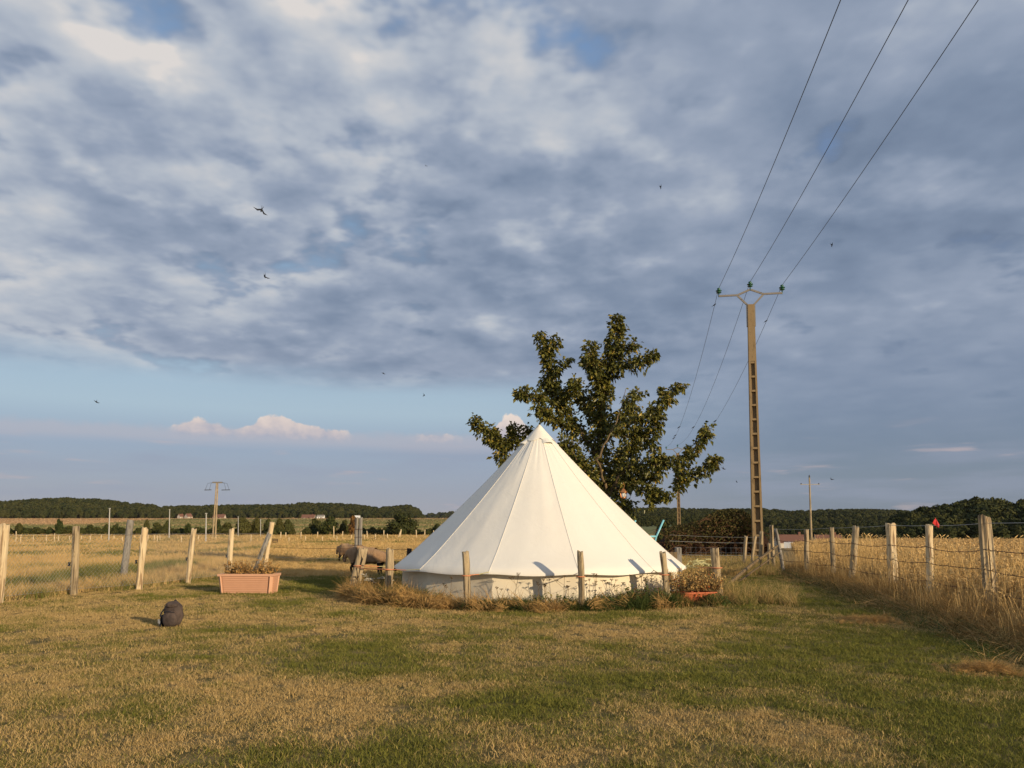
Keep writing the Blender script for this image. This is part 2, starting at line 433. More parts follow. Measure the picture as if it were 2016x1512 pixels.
# ------------------------------------------------------------------ ground sheet
def land_c():
    p = worldpos(); x, y, z = sep(p)
    ang = x / E.m('MAXIMUM', y, 1.0)
    n = nz(p, 0.35, 5.0, 0.6); nf = nz(p, 4.0, 5.0, 0.65)
    lawn = mixc(sstep(0.35, 0.65, nf), (0.10, 0.085, 0.03), (0.26, 0.18, 0.075))
    past = mixc(sstep(0.3, 0.7, n), (0.50, 0.33, 0.125), (0.40, 0.27, 0.10))
    past = mixc(sstep(0.55, 0.8, nz(scaled(p, (0.05, 0.4, 1.0)), 1.0, 4.0, 0.6)) * 0.5, past, (0.22, 0.19, 0.06))
    c = mixc(sstep(20.0, 23.0, y + (n - 0.5) * 3.0), lawn, past)
    rows = nz(scaled(p, (0.004, 0.05, 0.0)), 1.0, 4.0, 0.6)
    green = mixc(sstep(0.3, 0.7, rows), (0.115, 0.135, 0.050), (0.20, 0.20, 0.085))
    tan = mixc(sstep(0.35, 0.7, rows), (0.34, 0.215, 0.115), (0.40, 0.27, 0.14))
    lim = 455.0 + 380.0 * sstep(-0.56, -0.42, ang) + (n - 0.5) * 30.0
    fld = mixc(sstep(0.0, 25.0, y - lim), green, tan)
    c = mixc(sstep(188.0, 194.0, y), c, fld)
    rt = mixc(sstep(0.3, 0.7, n), (0.50, 0.31, 0.12), (0.42, 0.26, 0.10))
    rt = mixc(sstep(60.0, 75.0, y), rt, (0.055, 0.06, 0.025))
    right_side = sstep(0.30, 0.33, ang) * sstep(26.0, 28.0, y)
    return mixc(right_side, c, rt)
M['land'] = material('land', land_c, 0.95, 0.1, lambda: (nz(worldpos(), 6.0, 5.0, 0.65), 0.7, 0.06))
NX, NY = 240, 280
ux = np.linspace(-1, 1, NX); uy = np.linspace(-0.75, 1, NY)
gx = 5000 * np.sinh(5.5 * ux) / math.sinh(5.5); gy = 9000 * np.sinh(5.5 * uy) / math.sinh(5.5)
GX, GY = np.meshgrid(gx, gy)
GZ = Z(GX, GY)
verts = np.stack([GX, GY, GZ], -1).reshape(-1, 3)
idx = np.arange(NX * NY).reshape(NY, NX)
faces = np.stack([idx[:-1, :-1], idx[:-1, 1:], idx[1:, 1:], idx[1:, :-1]], -1).reshape(-1, 4)
me = bpy.data.meshes.new('ground'); me.from_pydata(verts.tolist(), [], faces.tolist()); me.update()
ground = finish('ground', me, M['land'], smooth_=True)
tag(ground, 'mown lawn and dry farmland running out to the hills', 'ground', kind='structure')

# pale farm track behind the left pasture
M['track'] = material('track_gravel', lambda: mixc(nz(worldpos(), 0.8, 4.0, 0.6), (0.50, 0.40, 0.26), (0.60, 0.50, 0.33)), 0.95, 0.1)
mb = MB()
tp = [(-130, 100), (-85, 104), (-60, 110), (-46, 118), (-36, 128)]
for i in range(len(tp) - 1):
    (xa, ya), (xb, yb) = tp[i], tp[i + 1]
    mb.add([(xa, ya, .03), (xb, yb, .03), (xb, yb + 16 - 2.5 * (i + 1), .03), (xa, ya + 16 - 2.5 * i, .03)], [(0, 1, 2, 3)])
tag(mb.build('farm_track', M['track']), 'pale gravel farm track beyond the left pasture', 'track', kind='structure')

# ------------------------------------------------------------------ scattering: points with attributes, prototypes instanced on them
def scatter(name, pts, protos, scl, rot, dry=None, idx=None, seed=1):
    rg = nprng(seed); n = len(pts)
    me = bpy.data.meshes.new(name)
    me.vertices.add(n); me.vertices.foreach_set('co', np.asarray(pts, np.float32).ravel())
    def put(nm, ty, arr, key):
        a = me.attributes.new(nm, ty, 'POINT'); a.data.foreach_set(key, np.ascontiguousarray(arr).ravel())
    scl = np.asarray(scl, np.float32)
    if scl.ndim == 1: scl = np.repeat(scl[:, None], 3, 1)
    put('scl', 'FLOAT_VECTOR', scl.astype(np.float32), 'vector')
    put('rot', 'FLOAT_VECTOR', np.asarray(rot, np.float32), 'vector')
    put('dry', 'FLOAT', np.asarray(dry if dry is not None else np.full(n, .5), np.float32), 'value')
    put('pick', 'INT', np.asarray(idx if idx is not None else rg.integers(0, len(protos), n), np.int32), 'value')
    col = bpy.data.collections.new(name + '_kinds')
    for p in protos: col.objects.link(p)
    o = bpy.data.objects.new(name, me); COL.objects.link(o)
    g = bpy.data.node_groups.new(name, 'GeometryNodeTree')
    g.interface.new_socket('Geometry', in_out='INPUT', socket_type='NodeSocketGeometry')
    g.interface.new_socket('Geometry', in_out='OUTPUT', socket_type='NodeSocketGeometry')
    gi = g.nodes.new('NodeGroupInput'); go = g.nodes.new('NodeGroupOutput')
    ci = g.nodes.new('GeometryNodeCollectionInfo'); ci.inputs[0].default_value = col
    ci.inputs['Separate Children'].default_value = True; ci.inputs['Reset Children'].default_value = True
    ip = g.nodes.new('GeometryNodeInstanceOnPoints'); ip.inputs['Pick Instance'].default_value = True
    def na(nm, ty):
        a = g.nodes.new('GeometryNodeInputNamedAttribute'); a.data_type = ty; a.inputs[0].default_value = nm
        return a.outputs[0]
    L = g.links.new
    L(gi.outputs[0], ip.inputs['Points']); L(ci.outputs[0], ip.inputs['Instance'])
    L(na('pick', 'INT'), ip.inputs['Instance Index']); L(na('scl', 'FLOAT_VECTOR'), ip.inputs['Scale'])
    rr = g.nodes.new('FunctionNodeEulerToRotation'); L(na('rot', 'FLOAT_VECTOR'), rr.inputs[0]); L(rr.outputs[0], ip.inputs['Rotation'])
    L(ip.outputs[0], go.inputs[0])
    md = o.modifiers.new('scatter', 'NODES'); md.node_group = g
    o['kind'] = 'stuff'
    return o

def blades(name, m, n, rad, h, w, lean, segs=2, seed=0, flop=0.0, ear=0.0, hvar=0.5):
    """a tuft of n curved tapering blades as an unlinked prototype"""
    rg = random.Random(seed); vs = []; fs = []; val = []
    for i in range(n):
        a = rg.uniform(0, 6.283); r = rad * math.sqrt(rg.random())
        bx, by = r * math.cos(a), r * math.sin(a)
        dirn = rg.uniform(0, 6.283); ln = h * rg.uniform(1 - hvar, 1.15); le = lean * rg.uniform(0.2, 1.3)
        dxx, dyy = math.cos(dirn), math.sin(dirn); face = rg.uniform(0, 3.1416); wx, wy = math.cos(face) * w / 2, math.sin(face) * w / 2
        b0 = len(vs); v = rg.random()
        for s_ in range(segs + 1):
            q = s_ / segs; k_ = 1 - 0.85 * q if not ear else 1.0
            off = ln * le * q ** 1.8; hz = ln * q * (1 - 0.35 * min(le, 1.4) * q) - flop * ln * q * q
            cx, cy = bx + dxx * off, by + dyy * off
            if s_ == segs and not ear:
                vs.append((cx, cy, hz)); val.append(v)
            else:
                vs += [(cx - wx * k_, cy - wy * k_, hz), (cx + wx * k_, cy + wy * k_, hz)]; val += [v, v]
        for s_ in range(segs):
            q = b0 + 2 * s_
            if s_ == segs - 1 and not ear: fs.append((q, q + 1, q + 2))
            else: fs.append((q, q + 1, q + 3, q + 2))
        if ear:
            cx, cy, hz = bx + dxx * ln * le, by + dyy * ln * le, vs[-1][2]
            ew = w * 2.6; ex, ey = math.cos(face) * ew, math.sin(face) * ew
            tip = (cx + dxx * ear * .7, cy + dyy * ear * .7, hz + ear * rg.uniform(-0.3, .8))
            mid = tuple((a_ + b_) / 2 for a_, b_ in zip((cx, cy, hz), tip))
            b1 = len(vs)
            vs += [(cx, cy, hz), (mid[0] - ex, mid[1] - ey, mid[2]), tip, (mid[0] + ex, mid[1] + ey, mid[2])]; val += [min(1, v + .2)] * 4
            fs.append((b1, b1 + 1, b1 + 2, b1 + 3))
    me = bpy.data.meshes.new(name); me.from_pydata(vs, [], fs); me.update()
    a = me.attributes.new('blade', 'FLOAT', 'POINT'); a.data.foreach_set('value', np.asarray(val, np.float32))
    me.materials.append(m)
    return bpy.data.objects.new(name, me)

PLANT_R = at(1362, HORIZON, 13.25)
def fence_x(y):            # the right-hand fence line
    return 6.45 + (y - 10.3) * 0.192
LEFT_FENCE = [(-9.6, 2.0), (-9.1, 8.0), (-8.8, 13.3), (-8.45, 15.3), (-7.95, 16.6), (-7.7, 18.6), (-7.6, 21.0), (-7.3, 24.0)]
def left_x(y):
    return np.interp(y, [p[1] for p in LEFT_FENCE], [p[0] for p in LEFT_FENCE])
TENT = Vector((0.556, 15.6, 0.0)); TR = 2.85
def rot_rand(rg, n, tilt=0.1):
    return np.stack([rg.normal(0, tilt, n), rg.normal(0, tilt, n), rg.uniform(0, 6.283, n)], -1)

PATCH = [(800, 1228, 230, 20, .50), (150, 1255, 200, 22, .30), (1240, 1243, 200, 14, .45), (300, 1450, 420, 70, .35), (640, 1385, 260, 30, .28),
         (100, 1212, 120, 12, .4), (1110, 1488, 160, 26, .40), (1560, 1440, 150, 30, .18), (1700, 1225, 90, 10, .3), (1940, 1322, 70, 14, .45),
         (1330, 1300, 130, 9, .25), (1500, 1365, 90, 10, .3), (700, 1180, 60, 10, .25),
         (770, 1320, 180, 24, -.50), (400, 1305, 150, 17, -.32), (440, 1238, 130, 8, -.36), (960, 1388, 120, 18, -.45), (1070, 1392, 130, 25, -.40),
         (1240, 1345, 140, 15, -.42), (1520, 1332, 150, 14, -.36), (1430, 1390, 120, 17, -.42), (1800, 1280, 200, 45, -.5), (1600, 1185, 150, 22, -.6),
         (1900, 1420, 150, 50, -.35), (1050, 1210, 420, 8, -.42), (630, 1150, 90, 15, -.7), (60, 1370, 70, 12, -.28), (470, 1180, 160, 9, -.3), (1850, 1500, 160, 40, -.3)]
def dryness(x, y):
    px, py = proj(x, y)
    d = 0.50 - 0.02 * smooth(900, 1500, px) + 1.40 * (fbm(x * 0.75, y * 0.75, 5, 4) - 0.5) + 0.95 * (fbm(x * 3.0, y * 3.0, 9, 2) - 0.5)
    for a, b, sx, sy, k_ in PATCH: d = d + k_ * (0.72 if k_ < 0 and a > 1100 else 1.0) * np.exp(-((px - a) / sx) ** 2 - ((py - b) / sy) ** 2)
    return d

# lawn
rg = nprng(11)
N0 = 260000
x = rg.uniform(-11, 11, N0); y = 1.4 + 27.0 * rg.random(N0)
dens = np.where(y < 7, 1.0, np.where(y < 12, 0.62, 0.34))
ok = (np.abs(x) < 0.70 * y + 1.6) & (x > left_x(y) - 0.3) & (x < fence_x(y) + 0.2) & (rg.random(N0) < dens * 0.44)
ok &= ~((y > 20.5 + 0.8 * np.sin(x)) & (x < 3.5))
ok &= np.hypot(x - TENT.x, y - TENT.y) > TR - 0.25
x, y = x[ok], y[ok]
d = dryness(x, y)
n = len(x); protos = [blades('lawn_tuft', M['lawn_blade'], 84, 0.11, 0.036, 0.0042, 1.1, 2, s) for s in range(4)]
sc_ = rg.uniform(0.7, 1.35, n) * (1.15 - 0.35 * np.clip(d, 0, 1)) * np.where(y > 11, 1.25, 1.0)
hs = sc_ * rg.uniform(0.7, 1.15, n)
o = scatter('lawn_grass', np.stack([x, y, np.full(n, -0.004)], -1), protos, np.stack([sc_, sc_, hs], -1), rot_rand(rg, n, .12), d)
tag(o, 'short mown lawn grass, patchy green and straw coloured', 'grass')

# taller rough tufts standing out of the lawn
N0 = 1500
x = rg.uniform(-8, 8, N0); y = rg.uniform(3.6, 13, N0)
ok = (np.abs(x) < 0.68 * y) & (x < fence_x(y) - .3)
x, y = x[ok], y[ok]; n = len(x)
d = dryness(x, y)
protos = [blades('rough_tuft', M['lawn_blade'], 20, 0.06, 0.085, 0.005, 1.1, 3, 40 + s) for s in range(3)]
tag(scatter('rough_grass', np.stack([x, y, np.zeros(n)], -1), protos, rg.uniform(.5, 1.0, n), rot_rand(rg, n, .2), d),
    'longer grass tufts scattered over the lawn', 'grass')

# left pasture and the meadow behind the tent: tall dry grass thinning into the distance
def pasture(name, N0, y0, y1, xl, xr, sc0, sc1, protos, label, seed, hh=1.0, dr=(.72, 1.1)):
    rg = nprng(seed)
    y = y0 + (y1 - y0) * rg.random(N0); x = rg.uniform(xl, xr, N0)
    ok = (x > -0.80 * y - 3) & (x < np.where(y < 31, 0.20 * y, 0.27 * y))
    ok &= (x < left_x(y) - 0.05) | (y > 20.6 + 0.8 * np.sin(x))
    ok &= ~((y < 24) & (x > left_x(y) + 0.1) & (y < 20.6 + .8 * np.sin(x)))
    x, y = x[ok], y[ok]; n = len(x)
    hgt = 0.55 + 0.75 * fbm(x * 0.22, y * 0.22, 21, 3)
    hgt = hgt * np.where((x > -9.5) & (y > 20.0) & (y < 60), .45, 1.0)
    s = rg.uniform(sc0, sc1, n)
    d = rg.uniform(dr[0], dr[1], n) - 0.75 * smooth(.56, .72, fbm(x * 0.35, y * 0.12, 31, 3))
    near = np.clip(1 - np.abs(x - left_x(y)) / 0.5, 0, 1) * (y < 24)
    d = d - 0.7 * near
    o = scatter(name, np.stack([x, y, Z(x, y)], -1), protos, np.stack([s, s, hgt * hh * rg.uniform(.8, 1.2, n)], -1), rot_rand(rg, n, .12), d)
    return tag(o, label, 'grass')
tall = [blades('tall_tuft', M['straw_blade'], 55, 0.20, 0.36, 0.0075, 0.55, 3, 60 + s) for s in range(4)]
wide = [blades('wide_tuft', M['straw_blade'], 60, 0.50, 0.30, 0.020, 0.55, 2, 70 + s) for s in range(3)]
pasture('pasture_grass', 12500, 7, 34, -30, 8, .8, 1.3, tall, 'tall dry golden grass behind the left fence', 3, .85)
pasture('far_pasture_grass', 14000, 32, 80, -66, 18, 1.0, 1.8, wide, 'dry pasture grass beyond the grazing sheep', 4, .62)
pasture('farthest_pasture_grass', 12000, 78, 186, -150, 46, 2.2, 4.0, wide, 'pale dry grass at the far end of the pasture', 5, .75)

# wheat behind the right fence
rg = nprng(8); N0 = 60000
y = 6 + 50 * rg.random(N0) ** 1.3; x = rg.uniform(6, 60, N0)
fx = np.where(y < 23.5, fence_x(y), 9.0 + (y - 23.5) * 0.345)
off = x - fx
ok = (off > 0.25) & (x < 0.80 * y + 3) & (y < 55) & (rg.random(N0) < np.where(y > 24, 1.0, np.clip(0.22 + 0.40 * (off - .25), 0, 1)))
ok &= rg.random(N0) < np.clip(1.15 - y / 90, .3, 1)
n = int(ok.sum())
protos = [blades('wheat_tuft', M['wheat_blade'], 42, 0.26, 0.62, 0.008, 0.22, 3, 90 + s, ear=0.075, hvar=.22) for s in range(4)]
x, y, off = x[ok], y[ok], off[ok]; hs = rg.uniform(.80, 1.08, n) * (0.92 + 0.2 * fbm(x * .3, y * .3, 4)) * (0.70 + 0.30 * smooth(.3, 2.5, off))
tag(scatter('wheat_field', np.stack([x, y, Z(x, y)], -1), protos, np.stack([rg.uniform(.9, 1.4, n)] * 2 + [hs], -1), rot_rand(rg, n, .06), rg.uniform(.8, 1.15, n)),
    'ripe golden wheat standing behind the barbed wire fence', 'wheat')
# rough dry verge along the right fence
N0 = 3600
y = 5 + 20 * rg.random(N0); x = fence_x(y) - 0.25 + rg.normal(-0.10, 0.34, N0)
protos = [blades('verge_tuft', M['hay_blade'], 24, 0.17, 0.50, 0.012, 0.8, 3, 110 + s) for s in range(4)]  # darker, browner hay blades carry the verge's shade in their colour
d = rg.uniform(.8, 1.1, N0) - 0.7 * smooth(-.3, -.8, x - fence_x(y)) * rg.random(N0)
hs = rg.uniform(.5, 1.1, N0) * (0.22 + 0.55 * smooth(-1.0, .1, x - fence_x(y))) * (.6 + .8 * vnoise(x * 1.7, y * 1.7, 8))
tag(scatter('verge_grass', np.stack([x, y, np.zeros(N0)], -1), protos, np.stack([rg.uniform(.8, 1.3, N0)] * 2 + [hs], -1), rot_rand(rg, N0, .15), d),
    'rough dry verge grass along the foot of the right fence', 'grass')
# loose seed stalks rising over the wheat
N0 = 620
y = 6.5 + 20 * rg.random(N0); x = fence_x(y) + rg.uniform(-.75, 1.5, N0)
protos = [blades('seed_stalk', M['straw_blade'], 5, 0.12, 1.02, 0.006, 0.25, 4, 130 + s, ear=.10, hvar=.25) for s in range(3)]
tag(scatter('seed_stalks', np.stack([x, y, np.zeros(N0)], -1), protos, rg.uniform(.75, 1.08, N0) * (.45 + .55 * smooth(-.75, .5, x - fence_x(y))), rot_rand(rg, N0, .14), np.full(N0, 1.0)),
    'thin seed stalks rising above the wheat by the right fence', 'grass')

# long grass, weeds and cut hay round the tent and its posts
rg = nprng(15)
def ring(N0, r0, r1, a0, a1):
    a = np.radians(rg.uniform(a0, a1, N0)); r = rg.uniform(r0, r1, N0)
    return TENT.x + r * np.sin(a), TENT.y - r * np.cos(a), np.degrees(a), r
x, y, a, r = ring(1500, 2.92, 3.62, -102, 100)
d = 0.90 - 1.35 * smooth(.30, .52, fbm(a * .09, r * .7, 77, 3)) + rg.normal(0, .14, len(x)) - .5 * (np.abs(a - 30) < 10)
ok = ~((a > 38) & (a < 72))
hs = (0.45 + 0.55 * fbm(a * .11, r, 55, 3)) * rg.uniform(.6, 1.15, len(x)) * np.where((a > -42) & (a < 22), .74, 1.1)
protos = [blades('long_tuft', M['hay_blade'], 40, 0.13, 0.40, 0.011, 0.9, 4, 150 + s, flop=.12) for s in range(5)]
tag(scatter('long_grass', np.stack([x, y, np.zeros(len(x))], -1)[ok], protos, np.stack([rg.uniform(.8, 1.3, len(x))] * 2 + [hs], -1)[ok], rot_rand(rg, len(x), .2)[ok], d[ok]),
    'long uncut grass and weeds round the foot of the tent', 'grass')
x, y, a, r = ring(620, 3.30, 3.85, -92, 84)
keep = rg.random(620) < np.where(a < -35, 1.0, np.where((a > 38) & (a < 72), 0, .30))
x, y, a = x[keep], y[keep], a[keep]; n = len(x)
rt = np.stack([rg.normal(0, .5, n), rg.normal(0, .5, n) + 1.15, rg.uniform(0, 6.283, n)], -1)
protos = [blades('hay_tuft', M['hay_blade'], 34, 0.13, 0.42, 0.010, 0.8, 3, 170 + s) for s in range(4)]
tag(scatter('raked_hay', np.stack([x, y, rg.uniform(.03, .12, n)], -1), protos, rg.uniform(.55, 1.05, n), rt, rg.uniform(.7, 1.2, n)),
    'flattened heap of raked dry hay in front of the tent posts', 'hay')
# little heaps of cut grass left beside the right fence
for px, py, wpx, lab in ((1715, 1225, 85, 'low reddish heap of cut grass nearest the wheat corner'), (1945, 1325, 75, 'reddish brown heap of cut grass at the right edge of the lawn')):
    c = gd(px, py); wm = wpx / F_PX * c.y; n = 150
    x = c.x + rg.normal(0, wm * .5, n); y = c.y + rg.normal(0, wm * .45, n)
    rt = np.stack([rg.normal(0, .7, n), rg.normal(0, .4, n) + 1.45, rg.uniform(0, 6.283, n)], -1)
    zh = .075 * np.exp(-((x - c.x) / wm) ** 2 * 2.5 - ((y - c.y) / wm) ** 2 * 2.5) * (.5 + rg.random(n) * .7)
    tag(scatter('cut_grass_heap', np.stack([x, y, zh], -1), protos, np.stack([rg.uniform(.18, .40, n)] * 3, -1) * np.array([.6, .6, 1.0]), rt, rg.uniform(.9, 1.2, n)), lab, 'hay')
# dry grass round the second planter and the corner by the leaning rail
N0 = 230
x = rg.normal(4.15, .38, N0); y = rg.normal(14.2, .6, N0)
protos = [blades('corner_tuft', M['straw_blade'], 50, 0.12, 0.42, 0.007, 0.8, 4, 190 + s) for s in range(3)]
tag(scatter('corner_grass', np.stack([x, y, np.zeros(N0)], -1), protos, rg.uniform(.5, 1.0, N0), rot_rand(rg, N0, .25), rg.uniform(.2, .9, N0)),
    'wispy dry grass right of the terracotta planter', 'grass')
N0 = 2600
x = rg.uniform(2.5, 10.0, N0); y = rg.uniform(18.5, 31, N0)
ok = (x < 0.345 * y) & (x > 0.10 * y) & ~((y < 21.5) & (x > 4.2))
x, y = x[ok], y[ok]; n = len(x)
tag(scatter('meadow_grass', np.stack([x, y, np.zeros(n)], -1), tall and [blades('meadow_tuft', M['straw_blade'], 55, 0.2, 0.34, 0.008, 0.6, 3, 210 + s) for s in range(3)], rg.uniform(.7, 1.2, n), rot_rand(rg, n, .15),
    rg.uniform(.3, .95, n)), 'rough meadow grass between the tent and the bramble hedge', 'grass')

# standing crops and stubble on the far hillside
rg = nprng(66); N0 = 30000
y = 200 + 690 * rg.random(N0) ** .8; x = rg.uniform(-1, 1, N0) * 0.0 + (rg.uniform(-0.78, -0.02, N0)) * y
ang = x / y
lim = 455 + 380 * smooth(-.56, -.42, ang) + 40 * (fbm(x * .01, y * .01, 3) - .5)
strip = fbm(x * .002, y * .035, 41, 3)
d = np.where(y > lim, rg.uniform(.75, 1.1, N0), .02 + .42 * smooth(.42, .62, strip))
s_ = 2.0 + y / 130
crop = [blades('crop_tuft', M['crop_blade'], 60, 1.0, 0.55, 0.10, 0.5, 2, 230 + i) for i in range(3)]
tag(scatter('hillside_crops', np.stack([x, y, Z(x, y)], -1), crop, np.stack([s_, s_, rg.uniform(.5, 1.1, N0)], -1), rot_rand(rg, N0, .05), d),
    'green and tan crops on the far hillside below the wood', 'crops')

rg = nprng(91); N0 = 70
x = PLANT_R.x + rg.uniform(-.42, .40, N0); y = PLANT_R.y - .24 - rg.random(N0) * .25
protos = [blades('front_tuft', M['hay_blade'], 34, 0.10, 0.26, 0.010, 0.8, 3, 260 + i) for i in range(3)]
tag(scatter('trough_grass', np.stack([x, y, np.zeros(N0)], -1), protos, rg.uniform(.55, 1.0, N0) * np.where(np.abs(x - PLANT_R.x) < .18, .6, 1.1), rot_rand(rg, N0, .2), rg.uniform(-.2, .9, N0)),
    'green and dry grass growing up in front of the red trough', 'grass')


# ------------------------------------------------------------------ tree crowns made of leaf-clump faces
def crown_mesh(name, m, n, size, seed, lobes=11, tall=1.0, link=False, core=0.80):
    """a crown in the unit box: base at z 0, top at z 1, half width 0.5"""
    rg = random.Random(seed); L = []
    for i in range(lobes):
        a = rg.uniform(0, 6.283); q = rg.random()
        z = 0.22 + 0.58 * q; rr = (0.30 * (1 - abs(q - .35))) * rg.uniform(.5, 1.1)
        L.append((rr * math.cos(a), rr * math.sin(a), z, rg.uniform(.17, .25) * (1.1 - .35 * q)))
    L.append((0, 0, .45, .30)); L.append((0.03, 0.02, .80, .18))
    vs = []; fs = []; val = []
    for i in range(n):
        lx, ly, lz, lr = L[rg.randrange(len(L))]
        d = Vector((rg.gauss(0, 1), rg.gauss(0, 1), rg.gauss(0, 1) + .15)).normalized()
        p = Vector((lx, ly, lz)) + d * lr * rg.uniform(.78, 1.12)
        nrm = (d + Vector((rg.gauss(0, .5), rg.gauss(0, .5), rg.gauss(0, .5)))).normalized()
        a = nrm.orthogonal().normalized(); b = nrm.cross(a)
        th = rg.uniform(0, 6.283); a, b = a * math.cos(th) + b * math.sin(th), b * math.cos(th) - a * math.sin(th)
        s = size * rg.uniform(.6, 1.3); v = rg.random(); b0 = len(vs)
        vs += [p - a * s, p + b * s * .7, p + a * s, p - b * s * .7]; val += [v] * 4
        fs.append((b0, b0 + 1, b0 + 2, b0 + 3))
    if core:  # dark inner core added to block light through the crown
        bm = bmesh.new()
        for lx, ly, lz, lr in L:
            r_ = bmesh.ops.create_icosphere(bm, subdivisions=1, radius=lr * core, matrix=Matrix.Translation((lx, ly, lz)))
        b0 = len(vs)
        bm.verts.ensure_lookup_table()
        vs += [v.co.copy() for v in bm.verts]; val += [0.05] * len(bm.verts)
        fs += [tuple(b0 + v.index for v in f.verts) for f in bm.faces]
        bm.free()
    me = bpy.data.meshes.new(name); me.from_pydata([tuple(v) for v in vs], [], fs); me.update()
    a = me.attributes.new('leaf', 'FLOAT', 'POINT'); a.data.foreach_set('value', np.asarray(val, np.float32))
    me.materials.append(m)
    return me

far_protos = [bpy.data.objects.new('wood_tree', crown_mesh('wood_tree', M['far_leaf'], 1500, 0.050, 300 + i)) for i in range(5)]
def wood(name, label, xs, tops, d0, d1, n, wk, seed, base=None):
    """a mass of tree crowns whose skyline follows the photograph's ridge"""
    rg = nprng(seed)
    d = d0 + (d1 - d0) * rg.random(n); px = rg.uniform(xs[0], xs[-1], n)
    ang = (px - 1008) / F_PX; x = ang * d; z0 = Z(x, d)
    top_row = np.interp(px, xs, tops)
    frac = np.clip((d - d0) / max(d1 - d0, 1), 0, 1)
    top = CAM_H + (HORIZON - top_row) / F_PX * d
    full = np.maximum(top - z0, 5.0)
    hz = full * np.clip(0.30 + 0.72 * frac ** .6 + rg.normal(0, .05, n), .28, 1.02)      # the front of the mass steps down like a wood's edge
    ch = np.minimum(hz, rg.uniform(.40, .75, n) * np.minimum(full, 24) + 2.0)
    w = ch * rg.uniform(.8, 1.35, n) * wk
    o = scatter(name, np.stack([x, d, z0 + hz - ch], -1), far_protos, np.stack([w, w, ch * 1.05], -1), np.stack([np.zeros(n), np.zeros(n), rg.uniform(0, 6.28, n)], -1))
    return tag(o, label, 'wood')
wood('far_wood', 'long dark wood on the left hill above the tan field', [-160, 0, 60, 130, 200, 250, 300, 335], [990, 988, 984, 981, 984, 990, 994, 1004], 890, 990, 1500, 1.0, 1)
wood('far_wood', 'dark wood behind the far farm roofs', [325, 420, 560, 600, 690, 740, 775, 805, 822, 832], [997, 995, 994, 990, 993, 999, 997, 994, 1001, 1013], 960, 1080, 1600, 1.0, 2)
wood('far_wood', 'thin bluish wood on the most distant ridge left of the tent', [828, 870, 900, 960, 1100, 1250], [1011, 1009, 1006, 1008, 1005, 1004], 2300, 2500, 420, 1.6, 3)
wood('far_wood', 'hazy wooded ridge behind the power poles', [1180, 1300, 1420, 1500, 1560, 1620, 1700, 1790, 1900], [1003, 1000, 1003, 1002, 1006, 1004, 1003, 1006, 1004], 700, 1050, 2400, 1.0, 4)
wood('middle_wood', 'lower belt of trees in front of the wooded ridge', [1200, 1300, 1420, 1500, 1600, 1700, 1800], [1030, 1034, 1030, 1038, 1032, 1030, 1026], 380, 520, 700, 1.0, 5)
wood('near_wood', 'dark leafy wood rising behind the wheat at the right edge', [1755, 1775, 1810, 1850, 1900, 1940, 1985, 2016, 2100, 2250], [1022, 1008, 1001, 996, 988, 980, 987, 985, 978, 975], 235, 300, 420, 1.0, 6)

# hedgerow trees at the end of the pasture, each its own tree
hedge_me = [crown_mesh('crown', M['hedge_leaf'], 1900, 0.042, 330 + i) for i in range(4)]
dark_me = crown_mesh('crown', M['far_leaf'], 2600, 0.032, 340, lobes=16)
rusty_me = crown_mesh('crown', M['rusty_leaf'], 1900, 0.042, 345)
tb = MB(); tb.tube([(0, 0, -.2), (.02, 0, .18), (-.02, .02, .5)], [.05, .04, .015], 7)
trunk_o = tb.build('trunk', M['bark'], link=False); trunk_me = trunk_o.data
def bgtree(name, label, px, top, w_px, Y, me, group=None, cat='tree', base_row=None):
    rgx = random.Random(int(px * 7 + top))
    z0 = zz((px - 1008) / F_PX * Y, Y)
    p = at(px, HORIZON, Y); tz = CAM_H + (HORIZON - top) / F_PX * Y
    h = tz - z0; w = w_px / F_PX * Y
    e = empty(name, (p.x, Y, z0), rgx.uniform(0, 6.28)); tag(e, label, cat, group)
    c = bpy.data.objects.new('crown', me); COL.objects.link(c); c.parent = e
    c.scale = (w * 1.12, w * 1.12, h * 1.08); c.location = (0, 0, -h * .04)
    tr_ = bpy.data.objects.new('trunk', trunk_me); COL.objects.link(tr_); tr_.parent = e; tr_.scale = (min(w, h), min(w, h), h)
    return e
ORD = ['first', 'second', 'third', 'fourth', 'fifth', 'sixth', 'seventh', 'eighth', 'ninth', 'tenth', 'eleventh', 'twelfth', 'thirteenth', 'fourteenth', 'fifteenth', 'sixteenth', 'seventeenth', 'eighteenth', 'nineteenth', 'twentieth']
ORD += ['twenty ' + o_ for o_ in ORD[:9]] + ['thirtieth'] + ['thirty ' + o_ for o_ in ORD[:9]] + ['fortieth'] + ['forty ' + o_ for o_ in ORD[:9]]
HT = [(38, 1030, 22), (115, 1022, 19), (134, 1036, 30), (178, 1033, 25), (210, 1032, 18), (229, 1031, 18), (288, 1023, 14), (308, 1029, 28), (329, 1025, 17),
      (371, 1031, 20), (429, 1023, 16), (447, 1029, 30), (478, 1019, 36), (506, 1020, 26), (527, 1022, 24), (549, 1021, 22), (567, 1023, 24), (620, 1021, 32),
      (649, 1017, 42), (679, 1024, 24), (862, 1031, 26), (903, 1020, 40)]
for i, (px, top, w) in enumerate(HT):
    bgtree('hedgerow_tree', ORD[i] + ' dark green hedgerow tree from the left along the far pasture edge', px, top, w, 186 + (i * 37 % 9), hedge_me[i % 4], 'trees of the far hedgerow')
bgtree('round_tree', 'broad round dark tree at the pasture edge left of the tent', 792, 1007, 68, 178, dark_me)
bgtree('rusty_tree', 'small tree with rusty brown top behind the grey twin posts', 695, 1016, 24, 182, rusty_me)
